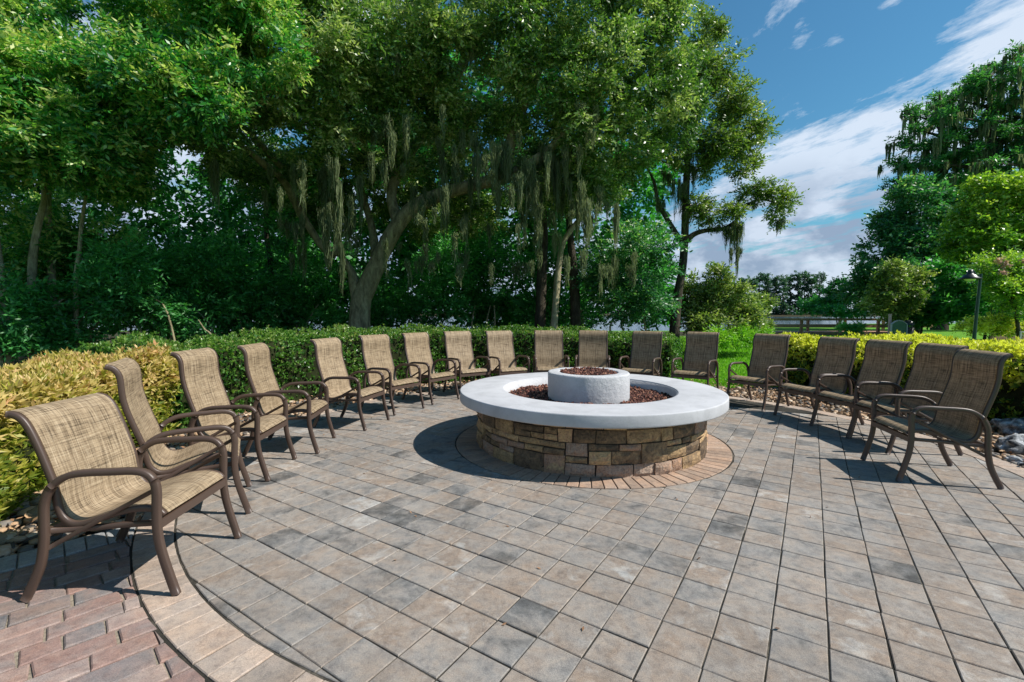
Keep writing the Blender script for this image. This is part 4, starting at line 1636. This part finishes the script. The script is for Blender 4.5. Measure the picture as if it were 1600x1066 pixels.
def layered_cypress(label, u, d, vtop, vbot, ru, n, seed):
    r_ = random.Random(seed)
    b0 = gp(u, d)
    H = at(u, vtop, d)[2]
    tr = [([b0, at(u + 2, vbot, d), at(u + 4, (vtop + vbot) / 2, d), at(u, vtop, d)], [.75, .5, .36, .08])]
    lobs_, ms = [], []
    v = vtop + 12
    while v < vbot:
        f = (v - vtop) / (vbot - vtop)
        w = ru * (.45 + .9 * min(1, f * 1.5)) * (1 if f < .75 else .8)
        for s in range(4):
            uu = u + (s - 1.5 + r_.uniform(-.6, .6)) / 1.8 * w
            vv = v + r_.uniform(-9, 9) + abs(uu - u) * .12
            dd = d + r_.uniform(-3, 3)
            lobs_.append(lob(uu, vv, dd, 19 * r_.uniform(.7, 1.25), 4.6 * r_.uniform(.7, 1.3)))
            p = at(uu, vv, dd)
            tr.append(([at(u + 2, vv + 12, d), (at(u + 2, vv + 12, d) + p) / 2, p], [.16, .10, .04]))
            for q in range(3):
                ms.append((p[0] + r_.uniform(-1, 1), p[1] + r_.uniform(-.8, .8), p[2] - .1, r_.uniform(1.0, 3.2), r_.uniform(.15, .4)))
        v += 19
    t = thing('tall_cypress', label, 'tree', tuple(b0), 0, 'tall mossy cypresses beyond the lamp')
    m = MB()
    for pts, rad in tr:
        tube(m, pts, rad, 6, per=3)
    link('trunk', local(t, m.mesh('trunk', M['darkbark'], True)), t)
    P, A, N_, L_, W_, T_ = foliage(lobs_, n, .34, .11, spray=.6, per=7, nclump=14, base_tone=.5, clump=.45, shell=.2)
    link('crown', local(t, leaves_mesh('crown', P, A, N_, L_, W_, T_, M['tallcyp'])), t)
    link('spanish_moss', local(t, moss_mesh(ms, dens=14, w=.045, seg=3)), t)


layered_cypress('tall layered cypress with grey moss, left one of the group at the right edge', 1468, 44, 148, 300, 58, 17000, 1)
layered_cypress('tallest layered cypress with grey moss, middle one of the group at the right edge', 1545, 42, 100, 310, 66, 20000, 2)
layered_cypress('tall layered cypress cut by the right edge of the photo', 1640, 40, 60, 330, 80, 20000, 3)

simple_tree('broadleaf_tree', 'bushy broadleaf tree below the tall cypresses with a ragged left edge', 'tree', 1430, 33,
            [(1440, 320, 33, 42, 34), (1405, 345, 33, 34, 26), (1480, 330, 33, 34, 30), (1385, 390, 33, 34, 28), (1440, 390, 32, 44, 34), (1365, 420, 33, 26, 22), (1410, 440, 31, 40, 30), (1480, 400, 32, 40, 40),
             (1350, 455, 33, 28, 18), (1460, 450, 31, 40, 30), (1420, 300, 33, 22, 18), (1500, 450, 31, 30, 34)], 42000, 'roak', .28, .135, .4, spray=.6, per=7, nclump=18, base_tone=.5)
simple_tree('small_tree', 'small yellow green tree in front of the ragged broadleaf tree', 'tree', 1400, 27,
            [(1395, 430, 27, 26, 20), (1380, 455, 27, 24, 18), (1410, 460, 27, 26, 18), (1395, 485, 27, 30, 16), (1425, 440, 27.5, 18, 20), (1365, 475, 27, 16, 12)], 13000, 'olive', .2, .09, .12, spray=.45, per=7, nclump=14, base_tone=.5)
simple_tree('round_tree', 'rounded yellow green tree at the right edge behind the lamp post', 'tree', 1570, 23,
            [(1560, 335, 23, 52, 34), (1600, 310, 23, 50, 34), (1520, 375, 23, 40, 30), (1580, 380, 22, 50, 36), (1640, 340, 23, 50, 50), (1530, 340, 23, 32, 24), (1620, 400, 23, 50, 40), (1550, 300, 23, 30, 22)], 52000, 'round', .18, .10, .28,
            spray=.4, per=7, nclump=34, clump=.24, base_tone=.6, shell=.8)
t = simple_tree('crape_myrtle', 'crape myrtle with arching bright green sprays and faded pink blossom at the right edge', 'tree', 1600, 17,
                [(1560, 415, 17, 26, 12), (1590, 412, 17, 26, 14), (1580, 440, 16.8, 34, 14), (1615, 430, 17, 36, 22), (1545, 430, 17, 18, 9), (1600, 465, 17, 34, 22), (1570, 455, 17, 24, 10)], 15000, 'round', .11, .05, .09,
                spray=.45, per=8, nclump=14, base_tone=.5)
P, A, N_, L_, W_, T_ = foliage([lob(*a) for a in ((1562, 408, 16.6, 7, 3), (1571, 414, 16.6, 5, 4), (1566, 424, 16.4, 6, 3), (1600, 405, 16.6, 6, 3))], 900, .05, .04, spray=.1, per=5, nclump=6)
link('blossom', local(t, leaves_mesh('blossom', P, A, N_, L_, W_, T_, M['pink'])), t)
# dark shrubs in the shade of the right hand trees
for lab, u, d, lobuv in (
    ('dark blue green thicket at the lake edge, right of the water', 1310, 48, [(1270, 480, 48, 18, 11), (1295, 465, 48, 20, 16), (1320, 455, 48, 18, 18), (1330, 480, 46, 26, 14), (1300, 487, 45, 30, 8)]),
    ('dark thicket behind the green sign board', 1440, 29, [(1440, 480, 29, 40, 24), (1480, 475, 29, 36, 28), (1410, 490, 29, 26, 14)]),
    ('dark thicket behind the lamp post', 1540, 26, [(1520, 470, 26, 36, 30), (1560, 480, 26, 36, 26), (1600, 485, 26, 36, 24), (1500, 430, 27, 30, 30)])):
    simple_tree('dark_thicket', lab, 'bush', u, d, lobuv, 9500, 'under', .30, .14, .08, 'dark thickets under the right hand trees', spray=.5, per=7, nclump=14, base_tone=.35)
simple_tree('gold_bush', 'low chartreuse bush round the foot of the lamp post', 'bush', 1545, 17.5,
            [(1520, 512, 17.5, 18, 8), (1548, 506, 17.5, 22, 11), (1575, 513, 17.5, 20, 8)], 6000, 'goldr', .11, .05, .03, spray=.25, per=6, nclump=14, base_tone=.55)
for lab, u in (('small arching green clump before the boardwalk rail, left of the pair', 1322), ('small arching green clump before the boardwalk rail, right of the pair', 1338)):
    b0 = gp(u, 28)
    tree('grass_clump', lab, 'plant', b0, None, [lob(u, 514, 28, 8, 6)], 900, 'under', .35, .04, spray=.3, per=5, nclump=10, base_tone=.6, group='arching clumps by the boardwalk')

# ---- trees across the lake
def far_trees():
    r_ = random.Random(12)
    us_ = [1142, 1158, 1174, 1186, 1200, 1212, 1223, 1234, 1246, 1256, 1268, 1280]
    tops = [431, 433, 432, 428, 428, 432, 431, 430, 425, 423, 428, 427]
    labs = ['far cypress across the lake at the left end of the row', 'far cypress second in the row across the lake', 'slim far cypress third in the row across the lake', 'far cypress fourth in the row across the lake',
            'far cypress fifth in the row across the lake', 'far cypress sixth in the row across the lake', 'far cypress in the middle of the row across the lake, seventh', 'far cypress eighth in the row across the lake',
            'tall far cypress ninth in the row across the lake', 'tallest far cypress across the lake, third from the right end', 'far cypress second from the right end of the row', 'wide far cypress at the right end of the row across the lake']
    for i, (u, v) in enumerate(zip(us_, tops)):
        d = 395 + r_.uniform(-8, 8)
        b0 = gp(u, d); b0[2] = .8
        tr = [([b0, at(u + 1, 470, d), at(u, v + 6, d)], [.7, .5, .2])]
        lb = [lob(u + r_.uniform(-5, 5), vv, d + r_.uniform(-3, 3), (6.3 if i != 11 else 9) * r_.uniform(.7, 1.25), 5.5) for vv in (v + 6, v + 10, v + 17, v + 24)]
        lb += [lob(u + r_.uniform(-4, 4), vv, d, 4.6, 7) for vv in (v + 34, v + 44, v + 54)]
        tree('far_cypress', labs[i], 'tree', b0, tr, lb, 2100, 'pine', 1.5, .85, 'darkbark', 'cypresses across the lake', limb_seg=5, spray=2.0, per=5, nclump=10, base_tone=.4)
    lbs = []
    for k in range(150):
        u = 900 + k * 5.2
        d = 384 + r_.uniform(0, 16)
        lbs.append(lob(u, 486 + r_.uniform(-5, 2), d, 7, r_.uniform(5, 9)))
    for k in range(60):
        u = 1120 + k * 3.2
        lbs.append(lob(u, 470 + r_.uniform(-4, 10), 400 + r_.uniform(0, 10), 6, 9))
    for k in range(110):
        u = -500 + k * 13
        lbs.append(lob(u, 476 + r_.uniform(-8, 4), 400 + r_.uniform(0, 10), 12, 16))
    P, A, N_, L_, W_, T_ = foliage(lbs, 28000, 2.4, 1.4, spray=1.8, per=5, nclump=8, base_tone=.4)
    leaves_obj('far_shore_woods', P, A, N_, L_, W_, T_, M['pine'], None, 'low dark woods lining the far shore of the lake', 'woodland', 'stuff')


far_trees()


# ------------------------------------------------------------------ hedges
def hedge(name, label, path, width, height, n, mat, llen, lwid, tone_fn, seed):
    """path: front edge points (x, y) at the ground; the hedge lies to the left of the walking direction"""
    P = np.array(crom(path, 10))
    r_ = np.random.default_rng(seed)
    seg = np.linalg.norm(np.diff(P, axis=0), axis=1)
    arc = np.concatenate([[0], np.cumsum(seg)])
    L = arc[-1]
    h_of = (lambda s: np.interp(s, np.linspace(0, L, len(height)), height)) if hasattr(height, '__len__') else (lambda s: np.full_like(np.asarray(s, float), height))

    def frame(s):
        x, y = np.interp(s, arc, P[:, 0]), np.interp(s, arc, P[:, 1])
        x2, y2 = np.interp(np.minimum(L, s + .05), arc, P[:, 0]), np.interp(np.minimum(L, s + .05), arc, P[:, 1])
        x1, y1 = np.interp(np.maximum(0, s - .05), arc, P[:, 0]), np.interp(np.maximum(0, s - .05), arc, P[:, 1])
        t = unit(np.stack([x2 - x1, y2 - y1], -1))
        nrm = np.stack([-t[..., 1], t[..., 0]], -1)
        return np.stack([x, y], -1), t, nrm
    t = thing(name, label, 'hedge', (float(P[len(P) // 2][0]), float(P[len(P) // 2][1]), 0))

    def section(q, H, W):
        """q 0..1 round the section from front foot over the top to the back foot: (w, z, nw, nz)"""
        tot = H + W + H
        s = q * tot
        w = np.where(s < H, .06 * (1 - s / H), np.where(s < H + W, s - H, W))
        z = np.where(s < H, s, np.where(s < H + W, H, H - (s - H - W)))
        # round the shoulders
        rr_ = .16
        dz = np.clip((z - (H - rr_)) / rr_, 0, 1)
        w = np.where(s < H, w + rr_ * (1 - np.sqrt(1 - dz ** 2 * .98)), w)
        w = np.where(s > H + W, w - rr_ * (1 - np.sqrt(1 - dz ** 2 * .98)), w)
        nw = np.where(s < H, -1.0, np.where(s < H + W, 0.0, 1.0))
        nz_ = np.where((s >= H) & (s < H + W), 1.0, .25)
        return w, z, nw, nz_

    def lump(x, y, z):
        return .075 * np.sin(x * 2.3 + 1.1 * z + seed) * np.cos(y * 2.9 - z * 2.1) + .05 * np.sin(x * 5.7 + y * 4.9 + z * 6)
    # solid dark core, added inside to block light through the leaves
    ns, nq = max(8, int(L / .18)), 18
    ss = np.linspace(.05, L - .05, ns)
    V, F = [], []
    for s in ss:
        c, tt, nn = frame(np.array([s]))
        H = float(h_of(s)) - .10
        for q in np.linspace(0, 1, nq):
            w, z, _, _ = section(np.array([q]), H, width - .16)
            x = c[0] + nn[0] * (w[0] + .09)
            dd = lump(x[0], x[1], z[0]) * .6
            V.append((x[0], x[1], max(-.05, z[0] + dd)))
    for i in range(ns - 1):
        for q in range(nq - 1):
            F.append((i * nq + q, i * nq + q + 1, (i + 1) * nq + q + 1, (i + 1) * nq + q))
    F.append(tuple(range(nq)))
    F.append(tuple((ns - 1) * nq + q for q in range(nq)))
    m = MB(); m.raw(V, F)
    link('stems', local(t, m.mesh('stems', M['core'])), t)  # no separate stems: one solid core added to stop light passing
    # leaves in rosettes
    per = 6
    k = n // per
    s = r_.uniform(0, L, k)
    q = r_.random(k)
    # ends
    e = r_.random(k)
    c, tt, nn = frame(s)
    H = h_of(s)
    w, z, nw, nz_ = section(q, H, width)
    endm = e < .06
    s_end = np.where(e < .03, 0.0, L)
    ce, te, ne = frame(s_end)
    We = r_.uniform(0, width, k); ze = r_.uniform(.02, 1, k) * h_of(s_end)
    base = c + nn * w[:, None]
    base = np.where(endm[:, None], ce + ne * We[:, None], base)
    z = np.where(endm, ze, z)
    out3 = np.concatenate([nn * nw[:, None], nz_[:, None]], 1)
    oe = np.concatenate([te * np.where(e < .03, -1, 1)[:, None], np.full((k, 1), .25)], 1)
    out3 = unit(np.where(endm[:, None], oe, out3))
    P3 = np.concatenate([base, z[:, None]], 1)
    dpt = lump(P3[:, 0], P3[:, 1], P3[:, 2])
    P3 = P3 + out3 * (dpt - r_.random(k) ** 1.4 * .14 + .03)[:, None]
    # stray shoots on top
    shoot = (r_.random(k) < .05) & (nz_ > .9)
    P3[shoot, 2] += r_.uniform(.02, .08, shoot.sum())
    ax = unit(out3[:, None, :] * .55 + r_.normal(size=(k, per, 3)) * .6 + np.array([0, 0, .35]))
    PP = P3[:, None, :] + ax * llen * .45
    NN = r_.normal(size=(k, per, 3)) * .6 + out3[:, None, :] * .8 + np.array([0, 0, .5])
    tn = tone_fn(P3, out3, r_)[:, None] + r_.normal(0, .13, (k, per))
    PP, ax, NN, tn = PP.reshape(-1, 3), ax.reshape(-1, 3), NN.reshape(-1, 3), np.clip(tn.reshape(-1), 0, 1)
    kk = PP[:, 2] > .0
    mm = kk.sum()
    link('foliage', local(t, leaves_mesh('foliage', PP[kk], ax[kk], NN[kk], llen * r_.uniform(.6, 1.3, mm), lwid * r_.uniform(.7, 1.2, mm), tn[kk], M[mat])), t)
    return t


def arcpts(r, a0, a1, k=7):
    return [polar(r, R(a0 + (a1 - a0) * i / (k - 1))) for i in range(k)]


def patchy(P, s=1.0):
    return np.sin(P[:, 0] * 2.1 * s + 1.3) * np.cos(P[:, 1] * 1.7 * s) * .5 + np.sin(P[:, 0] * 5.1 * s + P[:, 1] * 3.3 * s) * .3


# walking clockwise so that "left" is away from the pit
hedge('gold_hedge', 'clipped gold and copper leaved hedge behind the nearest left chairs', arcpts(4.86, 222, 177), 1.45, [.85, .85, .87, .90], 60000, 'goldl', .080, .028,
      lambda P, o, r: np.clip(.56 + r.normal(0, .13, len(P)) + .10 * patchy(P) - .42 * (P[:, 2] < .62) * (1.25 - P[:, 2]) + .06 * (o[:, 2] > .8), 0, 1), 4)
hedge('green_hedge', 'long clipped dark green boxwood hedge curving behind the middle chairs', arcpts(4.86, 176.2, 60, 12), 1.6, [1.0, 1.04, 1.06, 1.06, 1.06, 1.04, .96, .86], 96000, 'box', .052, .027,
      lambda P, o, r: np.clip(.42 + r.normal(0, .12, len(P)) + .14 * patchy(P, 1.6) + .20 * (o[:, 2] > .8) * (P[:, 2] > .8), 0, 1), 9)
hedge('variegated_hedge', 'wide clipped hedge of bright yellow variegated leaves behind the right chairs', [(7.4, 3.0), (6.75, 4.4), (6.3, 5.9), (5.95, 7.4), (5.55, 9.0), (5.5, 10.0)][::-1], 2.9, [.86, .89, .90, .91, .92], 72000, 'goldr', .082, .038,
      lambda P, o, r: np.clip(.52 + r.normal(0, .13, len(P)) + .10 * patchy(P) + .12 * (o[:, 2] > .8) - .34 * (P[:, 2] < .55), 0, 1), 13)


# ------------------------------------------------------------------ lawn blades
def lawn():
    n = 36000
    # between the hedges, out to the olive bush and the boardwalk
    y = 9.2 + 21 * rng.random(n) ** 1.7
    u = rng.uniform(1060, 1300, n)
    x = (u - 800) / F_PX * y
    keep = (np.hypot(x - CX, y - CY) > 4.95)
    x, y = x[keep], y[keep]
    n = len(x)
    h = rng.uniform(.03, .075, n) * np.clip(y / 11, 1, 2)
    P = np.stack([x, y, -.06 + h * .5], 1)
    A = np.stack([rng.normal(0, .35, n), rng.normal(0, .35, n), np.ones(n)], 1)
    N_ = np.stack([rng.normal(0, 1, n), rng.normal(-.6, 1, n), rng.normal(0, .2, n)], 1)
    leaves_obj('lawn_grass', P, A, N_, h, .014 * np.clip(y / 9, 1, 3), np.clip(rng.normal(.55, .2, n), 0, 1), M['grass'], None, 'bright green mown grass in the gap between the hedges', 'grass', 'stuff')


lawn()


# ------------------------------------------------------------------ boardwalk, signs, lamp, fence
def boardwalk():
    y0 = 34.0
    t = thing('boardwalk', 'brown wooden boardwalk with a double railing by the lake', 'boardwalk', (22.5, y0, 0))
    X = lambda u, d=y0: (u - 800) / F_PX * d - 22.5
    for k in range(20):        # deck boards, side by side
        x0 = X(1160) + k * (X(1410) - X(1160)) / 20
        m = MB(); m.box((x0 + .28, 1.2, .10), (.285, 1.35, .03), tone=rnd.random())
        m.build('plank', M['wood'], t)
    m = MB(); m.box(((X(1160) + X(1400)) / 2, -.16, .03), ((X(1400) - X(1160)) / 2, .03, .09))
    m.build('joist', M['wood'], t)
    for yy, us_ in ((0, (1193, 1252, 1312, 1372)), (2.3, (1205, 1262, 1320, 1380))):
        for u in us_:
            m = MB(); m.box((X(u, y0 + yy), yy, .50), (.08, .08, .50))
            m.build('post', M['wood'], t)
    for yy, zz, h_ in ((0, 1.06, .085), (0, .58, .12), (2.3, 1.05, .07), (2.3, .56, .10)):
        m = MB(); m.box(((X(1192) + X(1455)) / 2, yy - .12, zz), ((X(1455) - X(1192)) / 2, .09 if zz > 1 else .03, h_))
        m.build('rail', M['wood'], t)


boardwalk()


def sign_board():
    d = 25.0
    p = gp(1405, d)
    t = thing('notice_board', 'green notice board with arched top standing behind the yellow hedge', 'sign', tuple(p))
    m = MB()
    out = [(-.42, .30)] + [(-.42 + .84 * i / 10, .95 + .20 * math.sin(PI * i / 10)) for i in range(11)] + [(.42, .30)]
    V = [(x, -.03, z) for x, z in out] + [(x, .03, z) for x, z in out]
    k = len(out)
    m.raw(V, [tuple(range(k)), tuple(range(2 * k - 1, k - 1, -1))] + [(i, (i + 1) % k, k + (i + 1) % k, k + i) for i in range(k)])
    m.build('panel', M['green_sign'], t)
    m = MB()
    pts = out + [out[0]]
    for a, c in zip(pts[:-1], pts[1:]):
        l = math.hypot(c[0] - a[0], c[1] - a[1])
        ang = math.atan2(c[1] - a[1], c[0] - a[0])
        m.box(((a[0] + c[0]) / 2, 0, (a[1] + c[1]) / 2), (l / 2 + .012, .045, .022), ry=-ang)
    m.build('frame', M['white_trim'], t)
    for s in (-1, 1):
        m = MB(); m.box((s * .36, .0, .16), (.035, .028, .19))
        m.build('leg', M['black'], t)


sign_board()
p = gp(1390.5, 25.4)
m = MB()
m.box((p[0], p[1], .70), (.055, .05, .72)); m.box((p[0], p[1], 1.435), (.062, .057, .02))
tag(m.build('marker_post', M['pinkpost']), 'short pale pink square post standing left of the green notice board', 'post')


def bin_():
    p = gp(1419, 26)
    t = thing('litter_bin', 'black domed litter bin beside the green notice board', 'bin', tuple(p))
    m = MB(); V, F = lathe([(.0, 0), (.27, 0), (.29, .75), (0, .75)], 20, closed=False)
    m.raw(V, F); m.build('body', M['black'], t, True)
    m = MB(); V, F = lathe([(.31, .90), (.30, .95), (.24, 1.08), (.14, 1.15), (0.0, 1.17)], 20, closed=False)
    m.raw(V, F); m.build('lid', M['black'], t, True)
    for s in (-1, 1):
        m = MB(); m.box((s * .25, 0, .83), (.02, .03, .09)); m.build('bracket', M['black'], t)


bin_()


def lamp():
    d = 16.2
    p = gp(1523, d)
    t = thing('street_lamp', 'dark green lamp post with a bell shaped shade hanging on its left', 'lamp', tuple(p))
    t.scale = (.9, .9, .9)
    lean = .045
    m = MB(); tube(m, [(0, 0, 0), (.04, 0, 1.2), (.04 + lean, 0, 2.2), (.05 + lean * 2, 0, 3.22)], [.075, .055, .052, .048], 10, 0)
    m.build('pole', M['lamp_green'], t, True)
    m = MB(); V, F = lathe([(.13, 0), (.13, .12), (.09, .2), (.075, .5), (.05, .55)], 14, closed=False)
    m.raw(V, F); m.build('base', M['lamp_green'], t, True)
    xt = .05 + lean * 2
    m = MB(); tube(m, [(xt, 0, 3.14), (xt - .09, 0, 3.02), (xt - .17, 0, 3.08), (xt - .22, 0, 3.22), (xt - .32, 0, 3.36), (xt - .42, 0, 3.36)], [.025] * 6, 7, 0)
    m.build('arm', M['lamp_green'], t, True)
    m = MB(); V, F = lathe([(.02, .34), (.075, .32), (.085, .25), (.10, .22), (.11, .17), (.20, .13), (.22, .08), (.34, .0), (.335, -.03), (.31, -.01), (.18, .07), (0, .10)], 24, closed=False)
    V = [(x + xt - .42, y, z + 3.04) for x, y, z in V]
    m.raw(V, F); m.build('lamp_shade', M['black'], t, True)
    m = MB(); V, F = lathe([(.0, -.10), (.10, -.09), (.17, -.05), (.19, .0), (.0, .03)], 20, closed=False)
    V = [(x + xt - .42, y, z + 3.04) for x, y, z in V]
    m.raw(V, F); m.build('globe', M['glass'], t, True)


lamp()


def board_fence():
    d = 21.0
    p = gp(1578, d)
    t = thing('board_fence', 'low brown fence of horizontal boards at the right edge beyond the yellow hedge', 'fence', tuple(p))
    for k in range(5):
        m = MB(); m.box((1.0, 0, .28 + k * .155), (1.75, .02, .068), tone=rnd.random())
        m.build('board', M['wood'], t)
    for x in (-.7, 1.0, 2.7):
        m = MB(); m.box((x, .07, .50), (.05, .05, .55))
        m.build('post', M['wood'], t)


board_fence()
p = gp(1596, 16)
t = thing('handrail', 'short pale metal handrail at the right edge in front of the brown fence', 'rail', tuple(p))
for x in (0, .8):
    m = MB(); m.box((x, 0, .42), (.018, .018, .44)); m.build('post', M['white_trim'], t)
m = MB(); m.box((.4, 0, .875), (.42, .02, .018)); m.build('rail', M['white_trim'], t)
